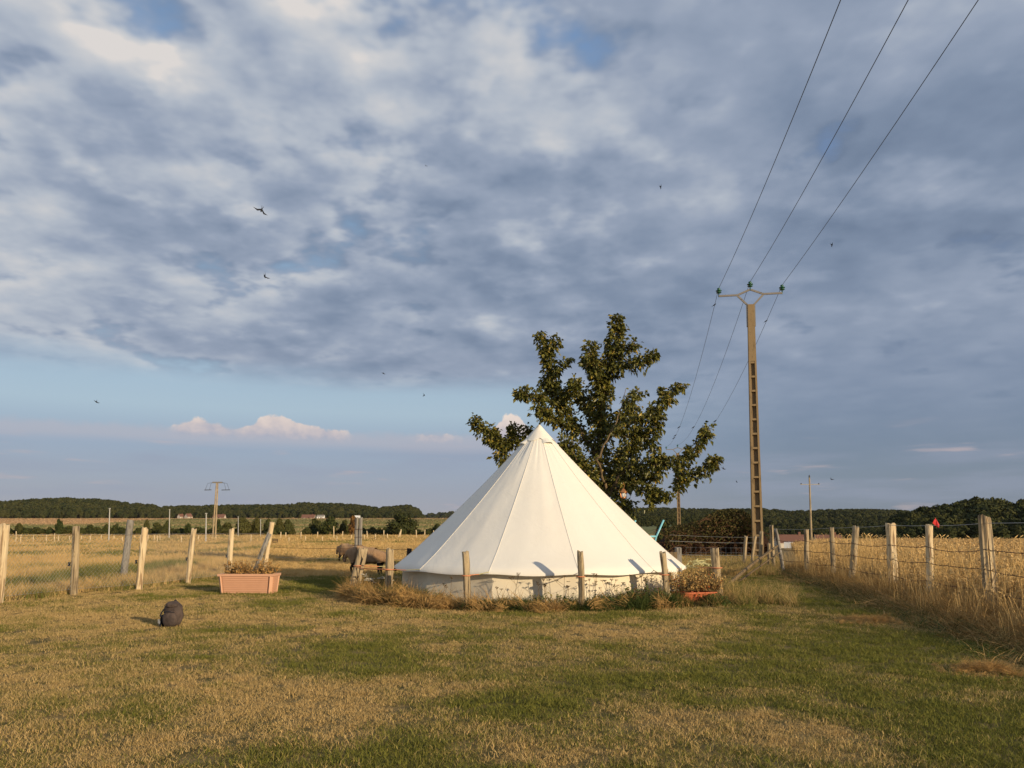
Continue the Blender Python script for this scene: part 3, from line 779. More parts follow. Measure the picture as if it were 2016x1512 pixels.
# low continuous hedge under them
rg = nprng(61); n = 300
px = rg.uniform(-120, 960, n); Yh = rg.uniform(186, 196, n)
gap = ((px > 578) & (px < 604))
x = (px - 1008) / F_PX * Yh; h = rg.uniform(1.3, 2.5, n) * np.where(gap, .25, 1); w = rg.uniform(2.2, 4.5, n)
tag(scatter('low_hedge', np.stack([x, Yh, Z(x, Yh) - .2], -1), [bpy.data.objects.new('hedge_clump', hedge_me[i]) for i in range(3)], np.stack([w, w, h], -1), np.stack([0 * x, 0 * x, rg.uniform(0, 6.28, n)], -1)),
    'low dark hedge along the far edge of the pasture', 'hedge')
bgtree('round_bush', 'bushy green tree behind the right side of the tent', 1228, 985, 60, 45, hedge_me[1], cat='bush')
bgtree('small_bush', 'small brown green bush right of the blue chair', 1305, 1027, 40, 60, hedge_me[2], cat='bush')

# ------------------------------------------------------------------ far farm buildings
def house(label, px, Y, w, dep, wall_h, roof_h, wall_m, rz=0.0, base=None, roof_m=None, gable=False):
    p = at(px, HORIZON, Y); z0 = zz(p.x, Y) if base is None else base
    e = empty('house', (p.x, Y, z0), rz); tag(e, label, 'house')
    mb = MB(); mb.box((0, 0, wall_h / 2), (w, dep, wall_h)); 
    mb.add([(-w / 2, -dep / 2, wall_h), (-w / 2, dep / 2, wall_h), (-w / 2, 0, wall_h + roof_h * .97), (w / 2, -dep / 2, wall_h), (w / 2, dep / 2, wall_h), (w / 2, 0, wall_h + roof_h * .97)], [(0, 2, 1), (3, 4, 5)])
    mb.build('wall', wall_m, e)
    r = MB(); o_ = .3
    r.add([(-w / 2 - o_, -dep / 2 - o_, wall_h - .15), (w / 2 + o_, -dep / 2 - o_, wall_h - .15), (w / 2 + o_, 0, wall_h + roof_h), (-w / 2 - o_, 0, wall_h + roof_h), (-w / 2 - o_, dep / 2 + o_, wall_h - .15), (w / 2 + o_, dep / 2 + o_, wall_h - .15)],
          [(0, 1, 2, 3), (3, 2, 5, 4)])
    ro = r.build('roof', roof_m or M['roof_red'], e)
    c = MB(); c.box((w * .3, 0, wall_h + roof_h + .25), (.7, .7, 1.1)); c.build('chimney', M['roof_red'], ro)
    for i in range(max(2, int(w / 3.5))):
        b = MB(); b.box((-w / 2 + (i + .5) * w / max(2, int(w / 3.5)), -dep / 2 - .02, wall_h * .5), (.9, .08, 1.1)); b.build('window', M['window'], e)
    b = MB(); b.box((w * .07, -dep / 2 - .03, 1.0), (.95, .08, 2.0)); b.build('door', M['dark_wood'], e)
    return e
house('small cream gabled house left of a pair on the far hill', 355, 880, 6, 5, 2.6, 3.2, M['house_wall'], R(65))
house('small cream gabled house right of a pair on the far hill', 370, 880, 6.5, 6, 2.6, 3.6, M['house_wall'], R(60))
house('low farmhouse with red tiled roof behind the transformer pole', 431, 880, 13, 7, 1.6, 3.8, M['house_wall'])
house('long red roofed barn in front of the far wood', 607, 890, 15, 8, 1.3, 3.8, M['house_wall'])
house('white farmhouse right of the long red barn', 631, 890, 8, 6, 2.8, 2.0, M['house_white'], roof_m=M['grey_wood'])
house('small white shed far off above the grey twin posts', 703, 890, 6, 5, 2.0, 2.0, M['house_white'], roof_m=M['house_white'])
house('brown roof peeping over the wheat behind the leaning posts', 1556, 240, 9, 7, 2.2, 2.4, M['house_wall'], base=-4.5)
house('brown roof peeping over the wheat right of the slim pole', 1628, 250, 8, 7, 2.2, 2.3, M['house_wall'], base=-4.5)
# white van in front of the brown roofs
p = at(1552, HORIZON, 190); e = empty('parked_van', (p.x, 190, -4.0), 1.15); tag(e, 'white van parked below the brown roof beyond the wheat', 'van')
mb = MB(); mb.box((0, 0, 1.5), (4.2, 1.9, 2.0)); mb.box((2.45, 0, 1.05), (.9, 1.8, 1.1)); mb.build('body', M['van_white'], e)
mb = MB(); mb.beam((2.13, 0, 1.62), (2.35, 0, 2.3), 1.6, .06); mb.build('windscreen', M['window'], e)
for sx in (-1.3, 1.8):
    for sy in (-.9, .9):
        mb = MB(); mb.tube([(sx, sy - .1, .35), (sx, sy + .1, .35)], .35, 14); mb.build('wheel', M['tyre'], e)

# ------------------------------------------------------------------ power line
def ladder_pole(label, base, H, rz=0.0, detail=True):
    e = empty('power_pole', base, rz); tag(e, label, 'pole', 'concrete poles of the power line')
    mb = MB(); wb, wt = .42, .25; db, dt = .30, .20; zs = H * .775
    def w(z): return wb + (wt - wb) * z / H
    def dpt(z): return db + (dt - db) * z / H
    # recessed ladder face: two side rails with a thin web, rungs across, solid above
    def prism(x0b, x1b, y0b, y1b, x0t, x1t, y0t, y1t, z0, z1):
        mb.add([(x0b, y0b, z0), (x1b, y0b, z0), (x1b, y1b, z0), (x0b, y1b, z0), (x0t, y0t, z1), (x1t, y0t, z1), (x1t, y1t, z1), (x0t, y1t, z1)],
               [(0, 3, 2, 1), (4, 5, 6, 7), (0, 1, 5, 4), (1, 2, 6, 5), (2, 3, 7, 6), (3, 0, 4, 7)])
    for s in (-1, 1):
        q0, q1 = w(0) / 2, w(zs) / 2; rw = .085
        a0, a1 = sorted((s * q0, s * (q0 - rw))); b0, b1 = sorted((s * q1, s * (q1 - rw * .8)))
        prism(a0, a1, -dpt(0) / 2, dpt(0) / 2, b0, b1, -dpt(zs) / 2, dpt(zs) / 2, -.3, zs)
    prism(-w(0) / 2 + .05, w(0) / 2 - .05, -.02, .02, -w(zs) / 2 + .04, w(zs) / 2 - .04, -.02, .02, -.3, zs)
    prism(-w(zs) / 2, w(zs) / 2, -dpt(zs) / 2, dpt(zs) / 2, -w(H) / 2, w(H) / 2, -dpt(H) / 2, dpt(H) / 2, zs + .001, H)
    mb.build('shaft', M['concrete'], e)
    nr = 14
    for i in range(nr):
        z = .5 + i * (zs - .55) / (nr - 1)
        b = MB(); b.box((0, 0, z), (w(z) - .15, dpt(z) * .92, .075)); b.build('rung', M['concrete'], e)
    for s in (-1, 1):
        b = MB(); b.box((s * (w(H) / 2 + .022), 0, H - .42), (.04, .16, .92)); b.build('clamp_plate', M['steel'], e)
    b = MB()
    for s in (-1, 1):
        b.beam((s * w(H) * .5, 0, H), (s * .50, 0, H + .40), .05, .07); b.beam((s * .50, 0, H + .42), (s * 1.22, 0, H + .42), .05, .07)
        b.beam((s * .50, 0, H + .42), (s * .02, 0, H + .62), .05, .07)
    b.build('crossarm', M['steel'], e)
    ins = []
    for x_, z_ in ((-1.22, H + .42), (0, H + .62), (1.22, H + .42)):
        q = MB(); q.lathe([(.02, -.04), (.02, .12), (.09, .125), (.11, .145), (.04, .17), (.04, .20), (.115, .205), (.12, .225), (.035, .25), (.07, .285), (.06, .32), (.02, .34)], 12, (x_, 0, z_))
        q.build('insulator', M['glass_green'], e, True); ins.append((x_, z_ + .31))
    return e, ins
LINE_DIR = Vector((18.4 - 9.45, 55.0))
rzl = -math.atan2(LINE_DIR.x, LINE_DIR.y)
pole1 = at(1491, HORIZON, 30.0); pole1.z = 0
pole2 = at(1337, HORIZON, 84.0); pole2.z = zz(pole2.x, 84)
H1 = 1.25 + (HORIZON - 592) / F_PX * 30.0
e1, ins = ladder_pole('tall concrete ladder pole with three green insulators beside the wheat', pole1, H1, rzl)
e1.rotation_euler = (0, R(-.1), rzl)
e2, ins2 = ladder_pole('far concrete pole seen through the right branches of the tree', pole2, 1.25 + (HORIZON - 892) / F_PX * 84 - pole2.z, rzl)
def sagline(a, b, sag, n=24):
    a, b = Vector(a), Vector(b)
    return [a.lerp(b, i / n) - Vector((0, 0, sag * 4 * (i / n) * (1 - i / n))) for i in range(n + 1)]
bpy.context.view_layer.update()
wires = []
top_exit = [at(1655, 0, 12.0), at(1788, 0, 12.0), at(1926, 0, 12.0)]
WN = ['left', 'middle', 'right']
for i in range(3):
    A = e1.matrix_world @ Vector((ins[i][0], -.03, ins[i][1])); B = e2.matrix_world @ Vector((ins2[i][0], 0, ins2[i][1]))
    # the next pole stands behind the camera: the wire goes on through the point where it leaves the picture
    lat = e1.matrix_world.to_3x3() @ Vector((ins[i][0], 0, 0))
    r = ray((1655, 1788, 1926)[i], 0)
    dirn = Vector((-LINE_DIR.x, -LINE_DIR.y, 0)).normalized()
    Yx = 14.0
    Pm = at((1655, 1788, 1926)[i], 0, Yx)
    for _ in range(30):      # the distance at which the view ray meets the line's vertical plane
        pl = A + dirn * ((A.y - Yx) / -dirn.y); Pm = at((1655, 1788, 1926)[i], 0, Yx)
        Yx += (pl.x - Pm.x) / ((r.x / r.y) - (dirn.x / dirn.y)) * .5
    s1 = A.y - Yx; full = 55.0
    C = A + dirn * 55.0 / abs(dirn.y) * abs(dirn.y); fr = (A.y - Yx) / (A.y - C.y)
    sag = max(.1, (A.z - Pm.z) / (4 * fr * (1 - fr)))
    pts = list(reversed(sagline(A, C, sag, 40)))[:-1] + sagline(A, B, 1.5, 30)
    wires.append(pts)
    mb = MB(); mb.tube(pts, .0085, 5)
    o = mb.build('power_line', M['wire']); tag(o, f'{WN[i]} overhead wire of the power line on the tall concrete pole', 'wire', 'overhead power wires')

# slim pole with one crossarm, right
p = at(1597, HORIZON, 122); p.z = zz(p.x, 122); e = empty('slim_pole', p); tag(e, 'slim pole with a single crossarm beyond the wheat', 'pole')
H = 1.25 + (HORIZON - 940) / F_PX * 122 - p.z
mb = MB(); mb.tube([(0, 0, -.3), (0, 0, H)], [.19, .11], 10); mb.build('shaft', M['old_wood'], e)
za = 1.25 + (HORIZON - 954) / F_PX * 122 - p.z
mb = MB(); mb.beam((-1.55, -.15, za), (1.55, -.15, za), .10, .10); mb.build('crossarm', M['steel'], e)
for x_ in (-1.4, 1.4):
    mb = MB(); mb.lathe([(.02, 0), (.10, .04), (.10, .16), (.03, .22)], 8, (x_, -.15, za)); mb.build('insulator', M['wire'], e)
mb = MB(); mb.lathe([(.03, 0), (.12, .08), (.12, .35), (.03, .5)], 8, (0, 0, H - .1)); mb.build('insulator', M['wire'], e)
# transformer pole, left
p = at(421.5, HORIZON, 112); p.z = 0; e = empty('transformer_pole', p); tag(e, 'timber double pole with looped cables above the left pasture', 'pole')
H = 1.25 + (HORIZON - 950) / F_PX * 112
for s in (-1, 1):
    mb = MB(); mb.tube([(s * .20, 0, -.3), (s * .10 + .22, 0, H)], [.12, .08], 10); mb.build('shaft', M['old_wood'], e)
mb = MB(); mb.beam((-.45, 0, H), (.95, 0, H), .2, .2); mb.build('head_beam', M['steel'], e)
zl = 1.25 + (HORIZON - 965) / F_PX * 112
for i, (xa, xb) in enumerate([(-1.5, .0), (-.9, .1), (2.0, .5), (1.5, .5)]):
    mb = MB(); mb.tube([(xb, 0, H + .1), ((xa + xb) / 2 + (xa - xb) * .28, 0, H - .15), (xa, 0, zl)], .022, 5); mb.build('cable_loop', M['wire'], e)
for xa, xb in ((-1.6, -.6), (.9, 2.1)):
    mb = MB(); mb.beam((xa, 0, zl), (xb, 0, zl + .03), .12, .1); mb.build('insulator_string', M['wire'], e)
# white poles along the track
for i, (px, top, bot, dxp) in enumerate([(214, 1002, 1067, 2), (333, 1004, 1063, 1), (405, 1012, 1069, 1), (469, 1018, 1058, 0), (513, 1023, 1058, 0)]):
    g0 = gd(px, bot); e = empty('white_pole', g0)
    tag(e, ['tallest thin white pole, left of the grey fence post', 'second thin white pole, over the hedgerow bushes', 'thin white pole just left of the transformer pole', 'thin white pole behind the terracotta planter', 'shortest thin white pole, behind the split leaning post'][i], 'pole', 'white poles along the farm track')
    tp_ = at(px + dxp, top, g0.y) - g0
    mb = MB(); mb.tube([(0, 0, -.2), tp_], [.075, .05], 8); mb.build('shaft', M['white_pole'], e)
    mb = MB(); mb.box((tp_.x, 0, tp_.z + .06), (.18, .12, .08)); mb.build('cap', M['white_pole'], e)

# ------------------------------------------------------------------ bell tent
tent = empty('bell_tent', TENT); tag(tent, 'large cream canvas bell tent with pointed roof and low wall', 'tent')
APEX = 3.36; EAVE = 0.565
SEAMS = [R(11 + 30 * k_) for k_ in range(12)]
def tpt(a, r, z): return Vector((r * math.sin(a), -r * math.cos(a), z))
def roof_r(s):                         # s 0 apex .. 1 eave
    return 0.035 + (TR - 0.035) * (s + 0.028 * math.sin(math.pi * s) * -1 + 0.02 * max(0, s - .85) * 6 * max(0, s - .85) * 6)
def roof_z(s): return APEX - (APEX - EAVE) * s
def panel(a0, a1, seed):
    nu, nv = 10, 34; vs = []; fs = []
    p0 = Vector((seed * 3.1, 1.7, 0.3))
    for j in range(nv + 1):
        s = j / nv; r = roof_r(s); z = roof_z(s)
        A, B = tpt(a0, r, z), tpt(a1, r, z)
        for i in range(nu + 1):
            q = i / nu; P_ = A.lerp(B, q)
            am = a0 + (a1 - a0) * q; out = tpt(am, 1, 0)
            sag = math.sin(math.pi * q)
            P_ += out * (0.023 * r * sag)                                       # taut cloth, slightly fuller than the chord
            wr = mnoise.noise(Vector((q * 9 + seed * 5, s * 1.3, seed))) * math.sin(math.pi * min(1, s * 1.0)) * .5 + mnoise.noise(Vector((q * 4, s * 2.2, seed + 9.0)))
            P_ += out * wr * 0.030 * sag ** .5 * (0.4 + 0.6 * s)
            fold = math.exp(-((s - .18) / .13) ** 2) * math.sin(q * 25 + seed) * .018 * min(1, s * 9)
            P_ += out * fold * sag
            if j == nv: P_.z += -0.012 + .014 * math.cos(2 * math.pi * q)
            vs.append(P_)
    W = nu + 1
    for i in range(W):                                                            # small valance turned down at the eave
        v = vs[nv * W + i]; vs.append(v + Vector((0, 0, -.034)))
    for j in range(nv + 1):
        for i in range(nu): fs.append((j * W + i, j * W + i + 1, (j + 1) * W + i + 1, (j + 1) * W + i))
    return vs, fs
for k_ in range(12):
    a0, a1 = SEAMS[k_], SEAMS[k_] + R(30)
    vs, fs = panel(a0, a1, k_ + 1)
    mesh_obj('roof_panel', vs, fs, M['canvas'], tent, True)
    # wall panel
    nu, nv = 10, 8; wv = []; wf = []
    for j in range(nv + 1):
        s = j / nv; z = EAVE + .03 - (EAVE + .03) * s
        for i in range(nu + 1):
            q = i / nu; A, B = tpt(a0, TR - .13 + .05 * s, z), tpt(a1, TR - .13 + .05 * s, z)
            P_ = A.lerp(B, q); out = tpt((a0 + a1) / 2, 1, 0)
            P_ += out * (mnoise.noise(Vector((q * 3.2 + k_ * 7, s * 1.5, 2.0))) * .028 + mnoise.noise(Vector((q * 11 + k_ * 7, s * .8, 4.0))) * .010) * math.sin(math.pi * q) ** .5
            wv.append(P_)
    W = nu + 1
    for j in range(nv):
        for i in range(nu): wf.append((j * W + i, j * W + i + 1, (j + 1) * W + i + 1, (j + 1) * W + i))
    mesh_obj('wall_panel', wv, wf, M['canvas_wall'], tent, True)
    mb = MB(); mb.tube([tpt(a0, roof_r(s_ / 20) + .003, roof_z(s_ / 20) + .003) for s_ in range(1, 21)], .0035, 5); mb.build('seam', M['seam'], tent)
# apex cap with a scalloped rim
mb = MB(); n = 36; rows = []
for j, s in enumerate((0.0, .03, .06, .095)):
    for i in range(n):
        a = 2 * math.pi * i / n; ss = s + (.022 * abs(math.sin(a * 3)) if j == 3 else 0)
        poly = math.cos(math.pi / 12) / math.cos(((a - SEAMS[0]) % R(30)) - R(15))
        mb.v.append(tuple(tpt(a, (roof_r(ss) * poly + .016) if j else .02, roof_z(ss) + (.012 if j else .05))))
for j in range(3):
    for i in range(n): mb.f.append((j * n + i, j * n + (i + 1) % n, (j + 1) * n + (i + 1) % n, (j + 1) * n + i)); mb.mi.append(0)
mb.f.append(tuple(range(n))); mb.mi.append(0)
mb.build('apex_cap', M['canvas'], tent, True)
# hooded vents just under the cap
for a in (R(26), R(-64), R(116), R(206)):
    vs = []; fs = []
    for j in range(7):
        s = .085 + .05 * j / 6
        for i in range(7):
            q = i / 6 - .5; aa = a + q * R(34)
            lift = .055 * (j / 6) * (1 - (2 * q) ** 2)
            vs.append(tpt(aa, roof_r(s) * .985 + .014 + lift, roof_z(s) + lift * .5))
    for j in range(6):
        for i in range(6): fs.append((j * 7 + i, j * 7 + i + 1, (j + 1) * 7 + i + 1, (j + 1) * 7 + i))
    mesh_obj('vent', vs, fs, M['canvas'], tent, True)
mb = MB(); mb.tube([(0, 0, 0), (0, 0, APEX - .05)], .03, 10); mb.build('centre_pole', M['pale_wood'], tent)

# ------------------------------------------------------------------ wooden posts
def post_mesh(base, top, r0, r1, seed, style='split', n=14, segs=14):
    """irregular tapering post from base to top with a cut end; returns verts, faces"""
    rg = random.Random(seed); axis = (top - base); Ln = axis.length; q = axis.to_track_quat('Z', 'Y').to_matrix()
    prof = []
    for j in range(n):
        k_ = 1.0
        if style == 'split': k_ = rg.uniform(.72, 1.18)
        elif style == 'square': k_ = 1.0 / max(abs(math.cos(2 * math.pi * (j + .5) / n)), abs(math.sin(2 * math.pi * (j + .5) / n)))
        else: k_ = rg.uniform(.93, 1.07)
        prof.append(k_)
    vs = []; bend = (rg.uniform(-1, 1) * .02, rg.uniform(-1, 1) * .02) if style != 'square' else (0, 0)
    cut = (rg.uniform(-.25, .25), rg.uniform(-.25, .25))
    for i in range(segs + 1):
        s = i / segs; r = r0 + (r1 - r0) * s
        for j in range(n):
            a = 2 * math.pi * (j + .5) / n
            w = 1 + (.17 if style == 'split' else .11 if style != 'square' else .02) * mnoise.noise(Vector((math.cos(a) * 1.7 + seed, math.sin(a) * 1.7, s * 5)))
            x_, y_ = r * prof[j] * w * math.cos(a), r * prof[j] * w * math.sin(a)
            z_ = s * Ln + (cut[0] * x_ + cut[1] * y_ + (rg.uniform(-.022, .022) if style == 'split' else 0) if i == segs else 0)
            b_ = math.sin(math.pi * s)
            vs.append(q @ Vector((x_ + bend[0] * b_, y_ + bend[1] * b_, z_)))
    fs = [(i * n + j, i * n + (j + 1) % n, (i + 1) * n + (j + 1) % n, (i + 1) * n + j) for i in range(segs) for j in range(n)]
    ctr = sum((vs[segs * n + j] for j in range(n)), Vector()) / n
    vs.append(ctr); c = len(vs) - 1
    fs += [(segs * n + j, segs * n + (j + 1) % n, c) for j in range(n)]
    return vs, fs
PN = [0]
def post(name, label, top_px, top_py, base_px, Y, w_px, m, style='split', cat='post', group=None, base_py=None, buried=.12, taper=1.0):
    """a post whose foot stands at depth Y under base_px and whose head is seen at top_px, top_py"""
    PN[0] += 1
    b = at(base_px, HORIZON, Y); b.z = zz(b.x, Y) - buried
    tp_ = at(top_px, top_py, Y)
    r = w_px / 2 / F_PX * Y
    vs, fs = post_mesh(b, tp_, r * taper, r, PN[0] * 13 + 5, style)
    o = mesh_obj(name, vs, fs, m, None, style != 'square')
    o.location = b
    if style != 'square':
        o.data.polygons.foreach_set('use_smooth', [len(p.vertices) == 4 for p in o.data.polygons])
    tag(o, label, cat, group)
    return o, b, tp_

g1 = 'anchor posts round the tent'
TP = [('weathered split post leaning left at the far left end of the tent ropes', 713, 1080, 690, 14.5, 14, 'old_wood'),
      ('pale split post leaning just behind the leftmost tent anchor post', 718, 1081, 703, 15.0, 13, 'old_wood'),
      ('squat weathered post right of the leaning pair, at the left corner of the tent', 767, 1081, 764, 13.9, 15, 'old_wood'),
      ('round weathered post in front of the left half of the tent', 916, 1086, 922, 12.35, 13, 'old_wood'),
      ('upright weathered post in front of the middle right of the tent', 1142, 1086, 1143, 12.25, 13, 'old_wood'),
      ('weathered post at the left end of the red terracotta planter', 1304, 1087, 1311, 12.95, 14, 'old_wood'),
      ('thick knotty post at the right end of the red terracotta planter', 1406, 1081, 1415, 13.7, 18, 'old_wood')]
tent_posts = [post('tent_post', l, tx, ty, bx_, Y, w, M[m], 'split', 'post', g1) for l, tx, ty, bx_, Y, w, m in TP]
post('square_post', 'grey squared post behind the right edge of the tent', 1335, 1078, 1335, 17.5, 12, M['grey_wood'], 'square')
post('square_post', 'reddish brown plank stub behind the right edge of the tent', 1322, 1087, 1322, 17.2, 20, M['bark'], 'square')
post('dark_post', 'short dark post in shade beside the left slope of the tent', 806, 1080, 804, 19.5, 9, M['dark_wood'], 'square')

# guy ropes: from each roof seam at the eave to the post, with an orange lashing round the post
def ropeto(i, seam_deg, z_band):
    o, b, tp_ = tent_posts[i]
    a = R(seam_deg); E0 = TENT + tpt(a, roof_r(1) - .01, EAVE + .005)
    s = (z_band - b.z) / (tp_.z - b.z); c = b.lerp(tp_, s)
    mid = E0.lerp(c, .45) + Vector((0, 0, -.012))
    par = tent
    def loc(v): return v - TENT
    mb = MB(); mb.tube([loc(E0), loc(mid)], .007, 5); mb.build('guy_rope', M['rope'], par)
    mb = MB(); mb.tube([loc(mid), loc(c + (E0 - c).normalized() * .05)], .008, 5)
    r_ = TP[i][5] / 2 / F_PX * TP[i][4] * 1.16 + .006
    pts = [loc(c + Vector((r_ * math.cos(2 * math.pi * j / 14), r_ * math.sin(2 * math.pi * j / 14), 0))) for j in range(15)]
    mb.tube(pts, .010, 6, cap=False); mb.build('orange_lashing', M['orange'], par)
for i, sd, zb in ((0, -79, .60), (2, -49, .56), (3, -19, .54), (4, 11, .53), (5, 41, .52), (6, 71, .60)): ropeto(i, sd, zb)
# second strap from the leftmost post to the next one
a_, b_ = tent_posts[0][1].lerp(tent_posts[0][2], .66), tent_posts[2][1].lerp(tent_posts[2][2], .66)
mb = MB(); mb.tube(sagline(a_ + Vector((0, -.07, 0)), b_ + Vector((0, -.075, 0)), .01, 8), .010, 5)
tag(mb.build('orange_strap', M['orange']), 'orange strap stretched between the two left tent posts', 'strap')
# tangled pale rope lying on the right tip of the roof
rgx = random.Random(5); c = TENT + tpt(R(80), TR + .10, EAVE + .03); mb = MB()
for j in range(5):
    pts = []; v = Vector((rgx.uniform(-.15, .25), rgx.uniform(-.15, .1), .03))
    for i in range(16):
        v = v + Vector((rgx.uniform(-.07, .09), rgx.uniform(-.06, .06), rgx.uniform(-.03, .03))); v.z = max(-.02, min(.10, v.z)); pts.append(c + v)
    mb.tube(pts, .013, 5)
tag(mb.build('coiled_rope', M['rope']), 'tangled pale rope heaped on the right tip of the tent', 'rope')

# ------------------------------------------------------------------ left fence
g2 = 'posts of the left fence'
LFP = [('thick pale post cut by the left edge of the picture', 8, 1034, 1, 13.3, 19, 'pale_wood', 'split'),
       ('slanted cut grey brown post, second from the left', 150, 1037, 151, 15.1, 13, 'old_wood', 'round'),
       ('pale split post left of the grey pole post, third in the fence', 285, 1039, 277, 16.4, 13, 'pale_wood', 'split'),
       ('pale split post midway between the left posts and the planter', 382, 1042, 374, 18.4, 11, 'pale_wood', 'split'),
       ('pale upright post rising behind the left half of the planter', 457, 1041, 454, 20.2, 10, 'pale_wood', 'split'),
       ('tall pale post leaning right behind the planter', 536, 1028, 519, 21.4, 9.5, 'pale_wood', 'split')]
lposts = [post('fence_post', l, tx, ty, bx_, Y, w, M[m], st, 'post', g2) for l, tx, ty, bx_, Y, w, m, st in LFP]
post('grey_post', 'grey round post leaning right, standing in the dry grass behind the fence', 257, 1024, 246, 19.8, 13, M['grey_wood'], 'round')
b = at(500, HORIZON, 21.2); b.z = -.05; tpx = at(531, 1050, 21.35)
vs, fs = post_mesh(b, tpx, .055, .06, 77, 'split'); o = mesh_obj('brace_rail', vs, fs, M['grey_wood']); o.location = b
tag(o, 'grey timber brace leaning against the tall pale post', 'rail')
e = empty('twin_post', at(706, HORIZON, 24.5) * 1.0); e.location.z = 0; tag(e, 'grey twin timber post wired together behind the sheep', 'post')
for s, tpy in ((-1, 1020), (1, 1019)):
    tz = at(706, tpy, 24.5).z
    vs, fs = post_mesh(Vector((s * .062, 0, -.1)), Vector((s * .068, 0, tz)), .058, .056, 90 + s, 'round')
    o = mesh_obj('timber', [v + Vector((s * .062, 0, -.1)) for v in vs], fs, M['grey_wood'], e)
mb = MB()
for z_ in (1.3, 1.05, .8): mb.tube([(x_, y_, z_) for x_, y_ in ((-.13, -.07), (.13, -.07), (.13, .07), (-.13, .07), (-.13, -.07))], .006, 4)
mb.build('binding_wire', M['rust_wire'], e)

def wire_run(name, label, pts, r, m, sag=.02, jag=0.0, barbs=False, seed=1, cat='wire', group=None):
    rg = random.Random(seed); mb = MB(); allp = []
    for a, b in zip(pts[:-1], pts[1:]):
        n = max(4, int((b - a).length / .22)); seg = sagline(a, b, sag * (b - a).length * rg.uniform(.4, 1.5), n)
        for p in seg[:-1]: allp.append(p + Vector((rg.uniform(-jag, jag), rg.uniform(-jag, jag), rg.uniform(-jag, jag))))
    allp.append(pts[-1]); mb.tube(allp, r, 5)
    if barbs:
        for p in allp[::1]:
            for _ in range(2):
                v = Vector((rg.gauss(0, 1), rg.gauss(0, 1), rg.gauss(0, 1))).normalized() * .022
                mb.tube([p - v, p + v], .0028, 3, cap=False)
    return tag(mb.build(name, m), label, cat, group)

# wire netting along the left fence: real thin wires in a diagonal mesh
def netting(name, label, line, z0, z1, cell, r, m, square=False):
    mb = MB()
    for (a, b) in zip(line[:-1], line[1:]):
        a, b = Vector(a), Vector(b); Ln = (b - a).length; d = (b - a) / Ln; H_ = z1 - z0
        def P2(s, h): return a + d * s + Vector((0, 0, z0 + h))
        if square:
            for i in range(int(H_ / cell) + 1): mb.tube([P2(0, i * cell), P2(Ln, i * cell)], r, 3, cap=False)
            for i in range(int(Ln / cell) + 1): mb.tube([P2(i * cell, 0), P2(i * cell, H_)], r, 3, cap=False)
        else:
            k_ = int(Ln / cell) + int(H_ / cell) + 1
            for i in range(-int(H_ / cell), int(Ln / cell) + 1):
                s0 = i * cell
                for sg in (1, -1):
                    sa = s0 if sg > 0 else s0 + H_; sb = s0 + H_ if sg > 0 else s0
                    h0, h1 = 0.0, H_
                    if min(sa, sb) < 0 or max(sa, sb) > Ln:
                        lo, hi = max(min(sa, sb), 0), min(max(sa, sb), Ln)
                        if hi - lo < .05: continue
                        f = lambda s_: (s_ - sa) / (sb - sa) * H_
                        mb.tube([P2(lo, f(lo)), P2(hi, f(hi))], r, 3, cap=False)
                    else: mb.tube([P2(sa, 0), P2(sb, H_)], r, 3, cap=False)
            for h in (0, H_): mb.tube([P2(0, h), P2(Ln, h)], r * 1.5, 3, cap=False)
    return tag(mb.build(name, m), label, 'netting')
lf = [Vector((p[1].x, p[1].y + .06, 0)) for p in lposts]
lf = [Vector((-9.3, 9.0, 0))] + lf
netting('wire_netting', 'fine wire netting strung along the pale posts of the left fence', lf, .12, 1.18, .085, .0016, M['galv'])
wire_run('fence_wire', 'thin upper wire of the left fence', [Vector((v.x, v.y - .1, 1.19)) for v in lf], .003, M['rust_wire'], seed=3)
# black insulators on the left posts
for i in (1, 2, 3, 4):
    o, b, tp_ = lposts[i]; c = b.lerp(tp_, .50)
    mb = MB(); mb.lathe([(.012, -.04), (.03, -.03), (.018, 0), (.03, .03), (.012, .04)], 8, (c.x - LFP[i][5] / 2 / F_PX * LFP[i][4] - .03, c.y - .02, c.z))
    tag(mb.build('fence_insulator', M['pack_dark']), ['', 'black insulator on the second left fence post', 'black insulator on the third left fence post', 'black insulator on the fourth left fence post', 'black insulator on the post behind the planter'][i], 'insulator')
# wire across the front of the sheep pasture
wp = [at(540, 1078, 22.5), at(700, 1080, 22.5), at(806, 1082, 21.5), at(930, 1085, 21.5)]
wire_run('pasture_wire', 'rusty upper wire across the front of the sheep pasture', wp, .006, M['rust_wire'], .006, seed=4)
wp = [at(540, 1097, 22.5), at(700, 1099, 22.5), at(806, 1101, 21.5), at(930, 1104, 21.5)]
wire_run('pasture_wire', 'thin lower wire across the front of the sheep pasture', wp, .003, M['galv'], .006, seed=5)

